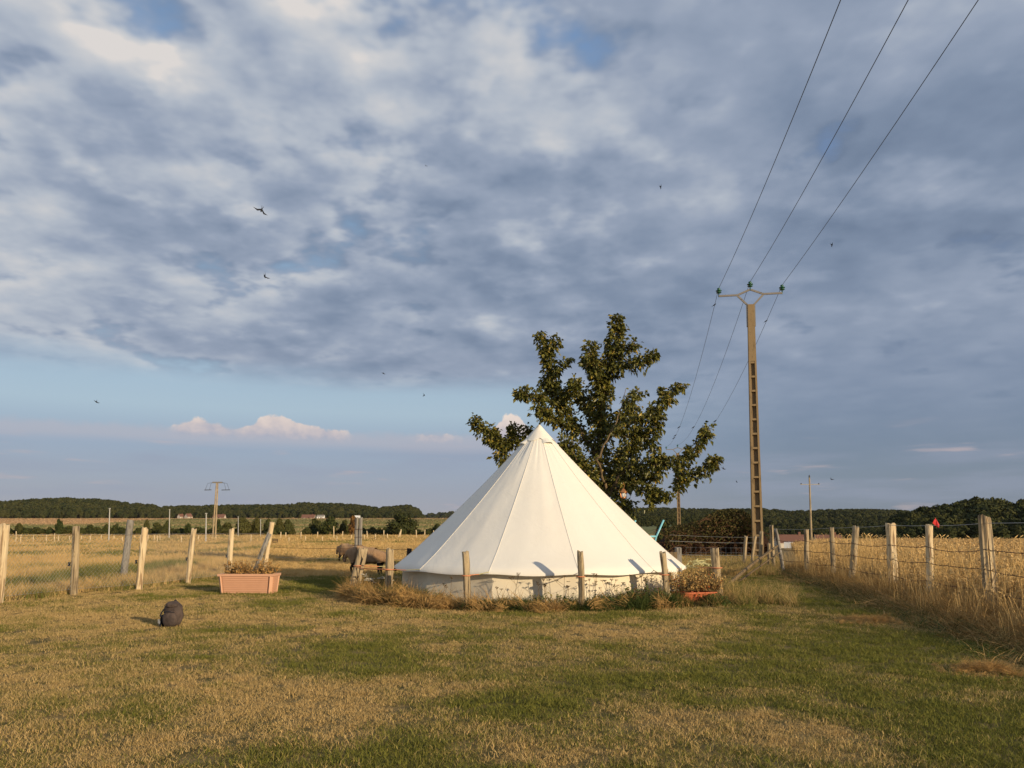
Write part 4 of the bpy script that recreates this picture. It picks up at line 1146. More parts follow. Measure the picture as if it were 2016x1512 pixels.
# far pasture fence: each stake its own post
FP = [(31, 1046, 1070), (39, 1052, 1070), (64, 1054, 1069), (90, 1053, 1069), (107, 1050, 1071), (115, 1054, 1069), (137, 1055, 1068), (160, 1055, 1067), (177, 1054, 1075), (199, 1053, 1066),
      (224, 1053, 1064), (241, 1057, 1078), (264, 1054, 1066), (275, 1053, 1070), (291, 1053, 1066), (303, 1053, 1069), (310, 1054, 1070), (315, 1053, 1067), (357, 1054, 1076), (374, 1053, 1066),
      (390, 1053, 1068), (424, 1053, 1066), (450, 1060, 1074), (493, 1053, 1073), (552, 1047, 1061), (562, 1048, 1060), (569, 1062, 1073), (592, 1047, 1064), (601, 1055, 1067), (625, 1047, 1060),
      (634, 1056, 1067), (657, 1036, 1062), (663, 1055, 1068), (675, 1046, 1062), (692, 1053, 1066), (717, 1053, 1064), (723, 1045, 1061), (739, 1051, 1064), (756, 1044, 1061), (763, 1051, 1064),
      (788, 1042, 1061), (820, 1043, 1061), (836, 1043, 1061), (853, 1044, 1061)]
vs, fs = post_mesh(Vector((0, 0, 0)), Vector((0, 0, 1)), .06, .055, 501, 'round', 7, 5)
stake = bpy.data.meshes.new('far_stake'); stake.from_pydata([tuple(v) for v in vs], [], fs); stake.materials.append(M['pale_wood'])
rgx = random.Random(9)
for i, (px, top, bot) in enumerate(sorted(FP)):
    g0 = gd(px, min(bot, 1070)); Hh = at(px, top, g0.y).z
    o = bpy.data.objects.new('far_stake', stake); COL.objects.link(o); o.location = g0; o.scale = (g0.y / 95, g0.y / 95, max(.6, Hh))
    o.rotation_euler = (rgx.uniform(-.05, .05), rgx.uniform(-.07, .07), rgx.uniform(0, 6.28))
    tag(o, ORD[i] + ' thin pale stake from the left in the far pasture fence', 'post', 'stakes of the far pasture fence')
g0 = gd(783, 1061); vs, fs = post_mesh(Vector((0, 0, 0)), at(789, 1046, g0.y) - g0, .10, .10, 33, 'round', 7, 5)
o = mesh_obj('far_brace', vs, fs, M['pale_wood']); o.location = g0; tag(o, 'slanting brace of a far fence stake below the round tree', 'rail')
# slatted hurdle far off in the pasture
g0 = gd(541, 1073); e = empty('slatted_hurdle', g0); tag(e, 'small brown slatted hurdle standing in the pasture behind the tall pale post', 'hurdle')
s_ = g0.y / F_PX
for i in range(4):
    mb = MB(); mb.box((0, 0, (2 + i * 3.1) * s_), (10 * s_, .04, 1.7 * s_)); mb.build('slat', M['dark_wood'], e)
for s in (-1, 1):
    mb = MB(); mb.box((s * 4.6 * s_, .04, 6 * s_), (1.1 * s_, .04, 12.5 * s_)); mb.build('upright', M['dark_wood'], e)

# ------------------------------------------------------------------ right fence
g3 = 'posts of the right barbed wire fence'
RF = [('slim post leaning at the corner where the fence begins, its twin', 1519, 1035, 1523, 23.8, 7, 'old_wood'),
      ('slim dark post leaning left beside the corner post of the right fence', 1527, 1041, 1541, 23.2, 6.5, 'grey_wood'),
      ('thin weathered post, first free standing one of the right fence', 1587, 1042, 1586, 21.6, 9, 'old_wood'),
      ('round pale post, second free standing one of the right fence', 1637, 1039, 1639, 19.4, 10, 'old_wood'),
      ('slanting grey post between the round pale post and the thick white one', 1685, 1037, 1671, 17.6, 11, 'old_wood'),
      ('thick whitish post in the middle of the right fence', 1753, 1031, 1757, 15.2, 16, 'pale_wood'),
      ('split pale post under the red tag', 1829, 1034, 1824, 13.4, 15, 'pale_wood')]
rposts = [post('wire_fence_post', l, tx, ty, bx_, Y, w, M[m], 'split', 'post', g3) for l, tx, ty, bx_, Y, w, m in RF]
Yb = 11.2; xb = at(1942, HORIZON, Yb).x
e = empty('double_fence_post', (xb, Yb, 0)); tag(e, 'tall double post, split in two, nearest on the right fence', 'post', g3)
for dx0, dx1, tpy, w, mt in ((-.045, -.06, 1016, .058, 'old_wood'), (.05, .035, 1018, .042, 'pale_wood')):
    tz = at(1942, tpy, Yb).z
    vs, fs = post_mesh(Vector((dx0 + .03, 0, -.1)), Vector((dx1, 0, tz)), w, w * .92, int(500 + dx0 * 999), 'split')
    mesh_obj('timber', [v + Vector((dx0 + .03, 0, -.1)) for v in vs], fs, M[mt], e)
post('wire_fence_post', 'weathered post of the right fence just outside the picture', 2090, 1000, 2094, 9.2, 22, M['old_wood'], 'split', 'post', g3)
tops = [(p[1], p[2]) for p in rposts[1:]] + [(Vector((xb, Yb, 0)), Vector((xb, Yb, 1.44))), (at(2092, HORIZON, 9.2) * 1, at(2090, 1000, 9.2))]
for b, tp_ in tops: pass
def along(h, off=-.07):
    out = []
    for b, tp_ in tops:
        s = (h - 0.0) / max(tp_.z, .3); c = Vector((b.x, b.y, 0)).lerp(tp_, min(s, .995)); c.x += off; c.y -= .03; out.append(c)
    return out
for i, (h, lab) in enumerate(((.98, 'uppermost rusty barbed wire strand of the right fence'), (.70, 'middle rusty barbed wire strand of the right fence'), (.40, 'lowest rusty barbed wire strand of the right fence'))):
    wire_run('barbed_wire', lab, along(h), .0058, M['rust_wire'], .018, .006, True, 20 + i, group='barbed wires of the right fence')
wire_run('top_wire', 'plain thin wire along the tops of the right fence posts', along(1.36, -.03), .004, M['galv'], .006, 0, seed=30)
# red tag on the top wire
p = at(1842, 1031, 13.0); e = empty('red_tag', p); tag(e, 'small red plastic tag hanging on the top wire of the right fence', 'tag')
mesh_obj('flap', [(-.02, 0, .07), (.012, 0, .08), (.0, .012, -.03), (-.045, .01, .01), (.045, -.012, -.07), (.06, -.01, -.02)], [(0, 1, 2, 3), (1, 5, 4, 2)], M['red'], e)
mb = MB(); mb.tube([(0, 0, .07), (0, 0, .10)], .006, 5); mb.build('clip', M['red'], e)

# corner behind: slim stakes, long rail leaning, white wires and sheep netting in front of the brambles
g4 = 'slim stakes at the bramble corner'
for l, tx, ty, bx_, Y, w in (('slim crooked stake in front of the brambles, left of the power pole', 1469, 1056, 1461, 25.0, 6), ('slim leaning stake just left of the power pole foot', 1487, 1056, 1476, 24.5, 5.5),
                             ('slim leaning stake in front of the power pole foot', 1499, 1047, 1491, 24.2, 6), ('short slim stake right of the power pole foot', 1514, 1070, 1508, 24.0, 5)):
    post('slim_stake', l, tx, ty, bx_, Y, w, M['old_wood'], 'split', 'stake', g4)
b = gd(1432, 1152); tpx = at(1530, 1075, 23.0)
vs, fs = post_mesh(b, tpx, .045, .035, 321, 'round'); o = mesh_obj('leaning_rail', vs, fs, M['bark'], None, True); o.location = b
tag(o, 'long mossy pole leaning against the corner of the right fence', 'rail')
vs, fs = post_mesh(b + Vector((.5, .9, 0)), tpx + Vector((.1, .1, -.2)), .026, .022, 322, 'round'); o = mesh_obj('leaning_rail', vs, fs, M['bark'], None, True); o.location = b + Vector((.5, .9, 0))
tag(o, 'thinner pole leaning behind the long mossy one', 'rail')
for i, (r0, r1, lab) in enumerate(((1053, 1058, 'uppermost white wire in front of the brambles'), (1065, 1069, 'second white wire in front of the brambles'), (1091, 1094, 'third white wire in front of the brambles'))):
    wire_run('white_wire', lab, [at(1318, r0, 25.5), at(1395, (r0 + r1) / 2 + 1, 25.5), at(1500, r1, 25.0)], .0065 if i else .004, M['galv'], .003, 0, seed=40 + i, group='white wires in front of the brambles')
A, B = at(1350, HORIZON, 25.8), at(1475, HORIZON, 25.3); A.z = B.z = 0
netting('sheep_netting', 'square sheep netting in front of the brambles', [A, B], .05, .72, .16, .0045, M['galv'], True)

# ------------------------------------------------------------------ bramble hedge
def brambles():
    rg = random.Random(71); e = empty('bramble_hedge', at(1395, HORIZON, 31.5)); e.location.z = 0
    tag(e, 'tangled brown bramble hedge left of the power pole', 'hedge')
    O = Vector(e.location)
    prof = [(1308, 1042), (1330, 1036), (1350, 1032), (1375, 1026), (1395, 1016), (1415, 1006), (1440, 1003), (1462, 1006), (1475, 1014), (1490, 1030), (1500, 1050)]
    xs = [p[0] for p in prof]; tops_ = [p[1] for p in prof]
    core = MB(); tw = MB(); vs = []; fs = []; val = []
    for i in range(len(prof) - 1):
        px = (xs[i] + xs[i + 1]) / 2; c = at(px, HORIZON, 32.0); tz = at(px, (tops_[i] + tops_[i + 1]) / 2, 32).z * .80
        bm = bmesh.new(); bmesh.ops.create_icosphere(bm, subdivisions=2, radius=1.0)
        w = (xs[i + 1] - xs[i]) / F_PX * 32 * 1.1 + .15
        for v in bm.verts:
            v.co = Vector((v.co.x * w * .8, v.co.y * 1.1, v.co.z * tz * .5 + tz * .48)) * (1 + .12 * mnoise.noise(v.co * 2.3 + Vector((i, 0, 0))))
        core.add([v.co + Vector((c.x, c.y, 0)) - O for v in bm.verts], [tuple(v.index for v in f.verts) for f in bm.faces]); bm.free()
    core.build('shaded_core', M['hedge_shade'], e)
    for i in range(750):
        px = rg.uniform(1306, 1498); top = np.interp(px, xs, tops_); Y = rg.uniform(30.3, 33.3)
        p0 = at(px, HORIZON, Y); zt = at(px, top, 32).z
        z0 = zt * rg.uniform(.15, .85) if rg.random() < .75 else 0.05
        p = Vector((p0.x, Y, z0)); d = Vector((rg.gauss(0, .6), rg.gauss(-.2, .5), rg.uniform(.2, 1.2))).normalized(); pts = [p.copy()]
        ln = rg.uniform(.12, .26)
        for k_ in range(6):
            p = p + d * ln; d = (d + Vector((rg.gauss(0, .25), rg.gauss(0, .25), -.22))).normalized()
            lim = at(1008 + p.x / p.y * F_PX, float(np.interp(1008 + p.x / p.y * F_PX, xs, tops_)), p.y).z
            if p.z > lim: d.z = -abs(d.z) * .4; p.z = lim
            pts.append(p.copy())
        tw.tube([q - O for q in pts], [.010, .009, .008, .007, .006, .005, .003], 3, cap=False)
    tw.build('twigs', M['twig'], e)['kind'] = 'stuff'
    for i in range(24000):
        px = rg.uniform(1308, 1496); top = float(np.interp(px, xs, tops_)); Y = rg.uniform(30.2, 33.5)
        zt = at(px, top, Y).z; f = rg.random() ** .5
        if rg.random() > (.5 if px < 1390 else 1.0): continue
        p0 = at(px, HORIZON, Y); p = Vector((p0.x, Y, zt * (0.30 + .72 * f))) - O
        n_ = Vector((rg.gauss(0, 1), rg.gauss(-.6, 1), rg.gauss(.4, 1))).normalized(); a = n_.orthogonal().normalized(); b = n_.cross(a); s = rg.uniform(.025, .055); b0 = len(vs)
        vs += [p - a * s, p + b * s * .6, p + a * s, p - b * s * .6]; v = rg.random(); val += [v] * 4; fs.append((b0, b0 + 1, b0 + 2, b0 + 3))
    o = mesh_obj('leaves', vs, fs, M['bramble'], e); o['kind'] = 'stuff'
    a = o.data.attributes.new('leaf', 'FLOAT', 'POINT'); a.data.foreach_set('value', np.asarray(val, np.float32))
brambles()

# ------------------------------------------------------------------ fruit tree behind the tent
def fruit_tree():
    Y0 = 20.5; rg = random.Random(12)
    base = at(1205, HORIZON, Y0); base.z = 0
    e = empty('fruit_tree', base); tag(e, 'leafy fruit tree with spreading bare tipped branches behind the tent', 'tree')
    # limbs as polylines of (pixel x, pixel y, depth offset), thickness at the start in metres
    limbs = [
        ([(1206, 1110, 0), (1204, 1030, 0), (1196, 975, 0)], .16, 0, 0),
        ([(1196, 975, 0), (1180, 900, .2), (1182, 830, .2), (1190, 760, .1), (1205, 700, 0), (1212, 655, 0), (1214, 626, -.1)], .09, .26, 1),
        ([(1205, 700, 0), (1230, 690, -.3), (1250, 680, -.4)], .03, .15, 1),
        ([(1200, 735, 0), (1235, 718, -.3), (1265, 716, -.5), (1287, 697, -.6)], .035, .17, 1),
        ([(1188, 780, .2), (1172, 735, -.2), (1164, 700, -.3), (1162, 676, -.3)], .04, .18, 1),
        ([(1172, 735, -.2), (1155, 714, .1), (1152, 706, .2)], .02, .13, 1),
        ([(1180, 900, .2), (1140, 850, .4), (1105, 800, .5), (1085, 750, .5), (1080, 705, .4), (1070, 675, .4), (1063, 657, .4)], .07, .17, 1),
        ([(1080, 700, .4), (1090, 680, .3), (1092, 668, .3)], .02, .14, 1),
        ([(1088, 745, .5), (1105, 722, .2), (1122, 709, .1)], .02, .11, 1),
        ([(1105, 800, .5), (1128, 765, -.1), (1132, 748, -.2)], .03, .17, 1),
        ([(1105, 800, .5), (1072, 785, .2), (1048, 778, 0), (1030, 774, -.1), (1022, 778, -.1)], .035, .16, 1),
        ([(1090, 775, .4), (1078, 765, .5), (1068, 748, .5)], .02, .13, 1),
        ([(1140, 850, .4), (1095, 830, .2), (1070, 818, .1), (1062, 800, .1)], .04, .22, 1),
        ([(1196, 960, 0), (1120, 905, .6), (1060, 880, .9), (1015, 868, 1.0), (980, 872, 1.0), (955, 858, 1.0), (942, 838, .9), (935, 824, .9)], .06, .20, 1),
        ([(1015, 868, 1.0), (1012, 850, .9), (1012, 842, .9)], .02, .13, 1),
        ([(1040, 876, 1.0), (1041, 855, .8), (1040, 842, .8)], .02, .13, 1),
        ([(980, 872, 1.0), (970, 850, .9), (966, 842, .9)], .02, .11, 1),
        ([(1000, 872, 1.0), (985, 892, .9), (990, 908, .9)], .02, .17, 1),
        ([(1196, 975, 0), (1175, 905, -.7), (1205, 850, -.9), (1226, 800, -.9), (1232, 765, -.8)], .048, .0, 0),
        ([(1205, 850, -.9), (1240, 835, -1.0), (1275, 820, -1.1), (1295, 800, -1.1), (1312, 790, -1.1), (1325, 768, -1.1), (1347, 762, -1.1)], .04, .13, 1),
        ([(1312, 790, -1.1), (1304, 778, -1.0), (1302, 769, -1.0)], .015, .08, 1),
        ([(1275, 820, -1.1), (1295, 826, -1.0), (1290, 850, -1.0)], .025, .20, 1),
        ([(1226, 800, -.9), (1245, 785, -.9), (1256, 770, -.9)], .025, .14, 1),
        ([(1220, 860, -.6), (1262, 850, -.8), (1282, 870, -.9), (1290, 900, -.9), (1302, 915, -.8)], .035, .18, 1),
        ([(1196, 975, 0), (1235, 920, -.5), (1290, 915, -.9), (1335, 908, -1.0), (1358, 898, -1.1), (1372, 878, -1.1), (1388, 858, -1.1), (1397, 843, -1.1)], .06, .16, 1),
        ([(1335, 908, -1.0), (1350, 930, -1.1), (1378, 932, -1.1), (1398, 915, -1.2), (1412, 905, -1.2)], .03, .18, 1),
        ([(1345, 930, -1.1), (1338, 950, -1.1), (1337, 962, -1.1)], .02, .14, 1),
        ([(1210, 985, 0), (1240, 955, -.6), (1275, 962, -1.0), (1300, 976, -1.2), (1325, 980, -1.2)], .035, .12, 1),
        ([(1275, 962, -1.0), (1285, 985, -1.1), (1278, 1000, -1.1)], .02, .12, 1),
        ([(1204, 1030, 0), (1225, 1000, -.4), (1240, 1000, -.5)], .03, .26, 1),
        ([(1196, 975, 0), (1160, 940, -.2), (1130, 900, -.3), (1110, 870, -.3)], .05, .26, 1),
        ([(1182, 830, .2), (1150, 790, .7), (1140, 770, .8)], .03, .24, 1),
        ([(1182, 860, .2), (1225, 830, .7), (1245, 800, .9)], .03, .26, 1),
        ([(1190, 960, 0), (1240, 890, .7), (1262, 860, .9)], .04, .28, 1),
        ([(1196, 975, 0), (1230, 945, .3), (1268, 940, .5), (1300, 935, .5)], .04, .24, 1),
    ]
    tw = MB(); vs = []; fs = []; val = []
    def leaf(p, d):
        ln = rg.uniform(.065, .145); w = ln * rg.uniform(.26, .36)
        d = (d + Vector((rg.gauss(0, .45), rg.gauss(0, .45), rg.gauss(-.35, .45)))).normalized()
        side = d.cross(Vector((rg.gauss(0, 1), rg.gauss(0, 1), rg.gauss(0, 1)))).normalized(); up = side.cross(d)
        b0 = len(vs); m_ = p + d * ln * .5; dr = Vector((0, 0, -ln * .22))
        vs.extend([p, m_ + side * w + up * .012, m_ - up * .006, m_ - side * w + up * .012, p + d * ln + dr])
        v = rg.random(); val.extend([v] * 5)
        fs.extend([(b0, b0 + 2, b0 + 1), (b0, b0 + 3, b0 + 2), (b0 + 1, b0 + 2, b0 + 4), (b0 + 2, b0 + 3, b0 + 4)])
    for pts, th, rad, lf_ in limbs:
        W = [at(a, b, Y0 + c) - base for a, b, c in pts]
        if pts[0][1] > 1100: W[0].z = -.1
        dense = []
        for i in range(len(W) - 1):
            m_ = max(2, int((W[i + 1] - W[i]).length / .12))
            for k_ in range(m_): dense.append(W[i].lerp(W[i + 1], k_ / m_) + Vector([.024 * rg.gauss(0, 1) for _ in range(3)]))
        dense.append(W[-1]); n = len(dense)
        if n < 2: continue
        tw.tube(dense, [max(.006, th * (1 - .88 * i / (n - 1))) for i in range(n)], 6)
        if not lf_: 
            # the pale bare limb carries a few spurs only
            for i in range(4, n, 2):
                q = dense[i]; leaf(q, Vector((rg.gauss(0, 1), rg.gauss(0, 1), rg.gauss(0, 1))))
            continue
        # spurs along the limb, each a short twig with a whorl of leaves
        Ltot = n * .12; m_ = int(Ltot * (135 if rad > .2 else 150) * (rad / .16))
        for k_ in range(m_):
            f = rg.random() ** .8; i = min(n - 2, int(f * (n - 1)));
            if i < n * .12 and th > .05: continue
            q = dense[i].lerp(dense[i + 1], rg.random())
            d = Vector((rg.gauss(0, 1), rg.gauss(0, 1), rg.gauss(.25, .8))).normalized()
            rr = rad * rg.choice((.9, 1.15, 1.15, 1.6)) * rg.random() ** .55 * (1.0 - .35 * max(0, f - .7) / .3)
            tip = q + d * rr
            if rr > .10 and rg.random() < .30: tw.tube([q, q.lerp(tip, .5) + Vector((0, 0, .01)), tip], [.006, .005, .003], 3, cap=False)
            for _ in range(rg.randint(2, 5)): leaf(tip + Vector([rg.gauss(0, .028) for _ in range(3)]), d)
    tr_ = tw.build('trunk', M['bark'], e, True)
    o = mesh_obj('crown', vs, fs, M['leaf'], e); o['kind'] = 'stuff'
    a = o.data.attributes.new('leaf', 'FLOAT', 'POINT'); a.data.foreach_set('value', np.asarray(val, np.float32))
    print('tree leaves', len(vs) // 5)
fruit_tree()

# copper lantern hanging in the tree
p = at(1227.5, 977, 19.0); e = empty('hanging_lantern', p); tag(e, 'small copper lantern with glass globe hanging in the fruit tree', 'lantern')
mb = MB(); mb.lathe([(.01, .20), (.035, .18), (.05, .16), (.10, .10), (.105, .09), (.03, .10)], 14); mb.build('cap', M['copper'], e, True)
mb = MB(); mb.lathe([(.035, .09), (.055, .06), (.06, .03), (.05, -.01), (.03, -.03)], 14); mb.build('globe', M['glass'], e, True)
mb = MB(); mb.lathe([(.06, -.03), (.065, -.045), (.04, -.06), (.0, -.065)], 14); mb.build('base', M['copper'], e, True)
for i in range(4):
    a = i * math.pi / 2 + .4; mb = MB(); mb.tube([(.085 * math.cos(a), .085 * math.sin(a), .09), (.075 * math.cos(a), .075 * math.sin(a), .02), (.06 * math.cos(a), .06 * math.sin(a), -.04)], .005, 5); mb.build('guard', M['copper'], e)
mb = MB(); mb.tube([(0, 0, .19), (.03, 0, .26), (0, 0, .34)], .006, 5); mb.build('hook', M['copper'], e)

# ------------------------------------------------------------------ light blue chair, mostly behind the tent
Yc = 19.2; e = empty('garden_chair', (at(1272, HORIZON, Yc).x, Yc, 0)); tag(e, 'tall light blue tubular chair showing right of the tent', 'chair')
X0 = e.location.x
def cp(px, py, dy=0): v = at(px, py, Yc); return Vector((v.x - X0, dy, v.z))
for dy, dx in ((-.24, 0.0), (.2, -.62)):
    D_ = Vector((dx, 0, 0))
    mb = MB(); mb.tube([cp(1281, 1112, dy) + D_, cp(1284, 1075, dy) + D_, cp(1288, 1057, dy) + D_, cp(1303, 1024, dy) + D_], .024, 10); mb.build('back_frame', M['blue_tube'], e, True)
    mb = MB(); mb.tube([cp(1289, 1056, dy) + D_, cp(1250, 1056, dy) + D_, cp(1248, 1075, dy) + D_], .024, 10); mb.build('armrest', M['blue_tube'], e, True)
    mb = MB(); q = cp(1281, 1112, dy) + D_; mb.tube([q, Vector((q.x + .05, dy, 0))], .022, 10); mb.build('leg', M['blue_tube'], e, True)
    mb = MB(); q = cp(1248, 1075, dy) + D_; mb.tube([q, Vector((q.x - .05, dy, 0))], .022, 10); mb.build('leg', M['blue_tube'], e, True)
a, b = cp(1281, 1100), cp(1247, 1100)
for i in range(5):
    mb = MB(); q = b.lerp(a, i / 4); mb.box((q.x, 0, q.z), (.075, .5, .025)); mb.build('seat_slat', M['blue_tube'], e)
mb = MB(); q = cp(1281, 1112); mb.tube([(q.x, -.24, q.z), (q.x - .62, .2, q.z)], .018, 8); mb.build('back_rail', M['blue_tube'], e, True)

# ------------------------------------------------------------------ planters
def planter(name, label, center, w, d, h, rz, m, ribs=True):
    e = empty(name, center, rz); tag(e, label, 'planter')
    mb = MB(); tp_ = 0.035
    def fr(x0, y0, x1, y1, z0, z1, inset):
        pass
    # tapered body as a thick shell
    def ringv(hw, hd, z): return [(-hw, -hd, z), (hw, -hd, z), (hw, hd, z), (-hw, hd, z)]
    v = ringv(w / 2 - tp_, d / 2 - tp_, 0) + ringv(w / 2, d / 2, h) + ringv(w / 2 - .03, d / 2 - .03, h) + ringv(w / 2 - .06, d / 2 - .06, h * .5)
    f = [(0, 3, 2, 1)] + [(i + 4 * k_, (i + 1) % 4 + 4 * k_, (i + 1) % 4 + 4 * (k_ + 1), i + 4 * (k_ + 1)) for k_ in range(3) for i in range(4)]
    mb.add(v, f); mb.build('box', m, e)
    b = MB(); rh = h * .12; o_ = .022
    for sy in (-1, 1): b.box((0, sy * (d / 2 + .002), h - rh / 2), (w + 2 * o_, 2 * o_, rh))
    for sx in (-1, 1): b.box((sx * (w / 2 + .002), 0, h - rh / 2 - .001), (2 * o_, d + 2 * o_ - .005, rh))
    b.build('rim', m, e)
    for sx in (-1, 1):
        for sy in (-1, 1):
            c = MB(); c.beam((sx * (w / 2 - tp_ - .02), sy * (d / 2 - tp_ + .008), .0), (sx * (w / 2 - .02), sy * (d / 2 + .006), h - rh), .07, .02); c.build('corner_strip', m, e)
    if ribs:
        n = 9
        for i in range(n):
            z = .03 + (h - rh - .06) * i / (n - 1); hw = (w / 2 - tp_ + tp_ * z / h) - .075
            r_ = MB(); r_.box((0, -(d / 2 - tp_ + tp_ * z / h) - .003, z), (2 * hw, .030, .018)); r_.build('rib', m, e)
        for i in range(n):
            z = .03 + (h - rh - .06) * i / (n - 1); hd = (d / 2 - tp_ + tp_ * z / h) - .075
            r_ = MB(); r_.box(((w / 2 - tp_ + tp_ * z / h) + .003, 0, z), (.030, 2 * hd, .018)); r_.build('rib', m, e)
    s = MB(); s.box((0, 0, h * .72), (w - .10, d - .10, .06)); s.build('soil', M['soil'], e)
    return e
def planting(name, label, center, rz, w, d, z0, hmin, hmax, n, m, seed):
    rg = random.Random(seed); e = empty(name, center, rz); tag(e, label, 'plants'); tw = MB(); vs = []; fs = []; val = []
    for i in range(n):
        x_, y_ = rg.uniform(-w / 2, w / 2), rg.uniform(-d / 2, d / 2); h_ = rg.uniform(hmin, hmax)
        d_ = Vector((rg.gauss(0, .4), rg.gauss(0, .4), 1)).normalized(); p0 = Vector((x_, y_, z0))
        pts = [p0, p0 + d_ * h_ * .5, p0 + d_ * h_ + Vector((rg.gauss(0, .03), rg.gauss(0, .03), -.02))]
        tw.tube(pts, [.004, .0035, .002], 3, cap=False)
        for _ in range(rg.randint(7, 13)):
            q = rg.uniform(.15, 1); p = pts[0].lerp(pts[2], q); dd = Vector((rg.gauss(0, 1), rg.gauss(0, 1), rg.gauss(-.2, .7))).normalized()
            s = rg.uniform(.025, .055); sd = dd.orthogonal().normalized() * s * .3; b0 = len(vs); v = rg.random()
            vs += [p, p + dd * s * .5 + sd, p + dd * s, p + dd * s * .5 - sd]; val += [v] * 4; fs.append((b0, b0 + 1, b0 + 2, b0 + 3))
    tw.build('stems', M['umbel_dry'], e)['kind'] = 'stuff'
    o = mesh_obj('leaves', vs, fs, m, e); o['kind'] = 'stuff'; a = o.data.attributes.new('leaf', 'FLOAT', 'POINT'); a.data.foreach_set('value', np.asarray(val, np.float32))
cA = gd(430, 1170); cB = gd(537, 1170); pw = cB.x - cA.x
PC = Vector(((cA.x + cB.x) / 2, cA.y + .20, 0))
planter('terracotta_planter', 'long ribbed salmon terracotta trough standing on the left lawn', PC, pw, .42, .40, R(-2), M['terracotta'])
planting('dried_flowers', 'withered brown and orange flowers in the long terracotta trough', PC, R(-2), pw - .12, .32, .30, .16, .44, 210, M['dry_leaf'], 5)
PR = at(1362, HORIZON, 13.25); PR.z = 0
planter('red_planter', 'red terracotta trough half hidden in grass between two tent posts', PR, .66, .34, .22, R(14), M['terracotta_red'], False)
planting('dried_bedding', 'dense withered yellow plants spilling from the red trough', PR, R(14), .85, .42, .24, .16, .42, 230, M['dry_leaf2'], 8)

for px, Y, w_, h0, h1, n_, lab in ((736, 14.1, .55, .12, .36, 60, 'dark green weeds between the two left tent posts'), (848, 13.15, .5, .10, .30, 60, 'green weeds against the shaded left end of the tent wall'),
                                   (1012, 12.5, .35, .08, .22, 34, 'small green weeds left of the middle of the tent wall'), (1088, 12.45, .45, .12, .34, 50, 'green weeds by the post shadow on the tent wall'), (1198, 12.5, .5, .12, .32, 60, 'green weeds right of the upright middle post'),
                                   (1262, 12.65, .55, .18, .46, 100, 'tall dark green weeds left of the red trough'), (1400, 13.05, .4, .10, .26, 60, 'green weeds at the right foot of the red trough')):
    p = at(px, HORIZON, Y); p.z = 0
    planting('weed_clump', lab, p, 0.0, w_, .28, 0.0, h0, h1, n_, M['weed'], int(px))
# ------------------------------------------------------------------ rucksack on the lawn
def rucksack():
    c = gd(331, 1236); c.y += .10
    e = empty('rucksack', c, R(-14)); tag(e, 'dark brown rucksack standing alone on the lawn', 'rucksack')
    def blob(name, cx, cy, cz, rx, ry, rz_, p=2.6, noise_=.05, m=M['pack'], par=e, sd=0, flat=True):
        bm = bmesh.new(); bmesh.ops.create_icosphere(bm, subdivisions=4, radius=1.0)
        for v in bm.verts:
            d = v.co.normalized(); k_ = (abs(d.x) ** p + abs(d.y) ** p + abs(d.z) ** p) ** (-1 / p)
            q = d * k_; q *= 1 + noise_ * mnoise.noise(d * 2.2 + Vector((sd, sd, 0))) + noise_ * .5 * mnoise.noise(d * 5.5 + Vector((sd, 3, 0))) + noise_ * .35 * abs(mnoise.noise(Vector((d.x * 3, d.y * 3, d.z * 9 + sd))))
            v.co = Vector((cx + q.x * rx, cy + q.y * ry, max(.004, cz + q.z * rz_)))
        me = bpy.data.meshes.new(name); bm.to_mesh(me); bm.free()
        return finish(name, me, m, par, True)
    blob('main_bag', 0, .03, .165, .125, .085, .165, 2.4, .09, sd=1)
    blob('front_pocket', .022, -.065, .105, .098, .055, .105, 2.5, .10, sd=4)
    blob('top_flap', .005, .0, .285, .085, .075, .045, 2.2, .12, sd=8)
    mb = MB(); mb.tube([(-.02, .05, .32), (0, .06, .345), (.03, .05, .325)], .008, 6); mb.build('carry_loop', M['pack_dark'], e, True)
    for z_ in (.24, .12):
        mb = MB(); mb.tube([(-.128, .03, z_), (-.14, -.02, z_ - .05), (-.118, -.075, z_ - .09), (-.09, -.10, z_ - .10)], .010, 6); mb.build('side_strap', M['pack_dark'], e, True)
    blob('side_pocket', -.125, .01, .08, .035, .06, .08, 2.4, .08, M['pack_dark'], sd=11)
    for x_, z_ in ((-.150, .075), (-.135, .055)):
        mb = MB(); mb.box((x_, -.06, z_), (.018, .012, .05), .3); mb.build('buckle', M['buckle'], e)
    mb = MB(); mb.tube([(-.055, -.095, .20), (.02, -.118, .208), (.10, -.085, .195)], .005, 5); mb.build('zip', M['pack_dark'], e, True)
rucksack()

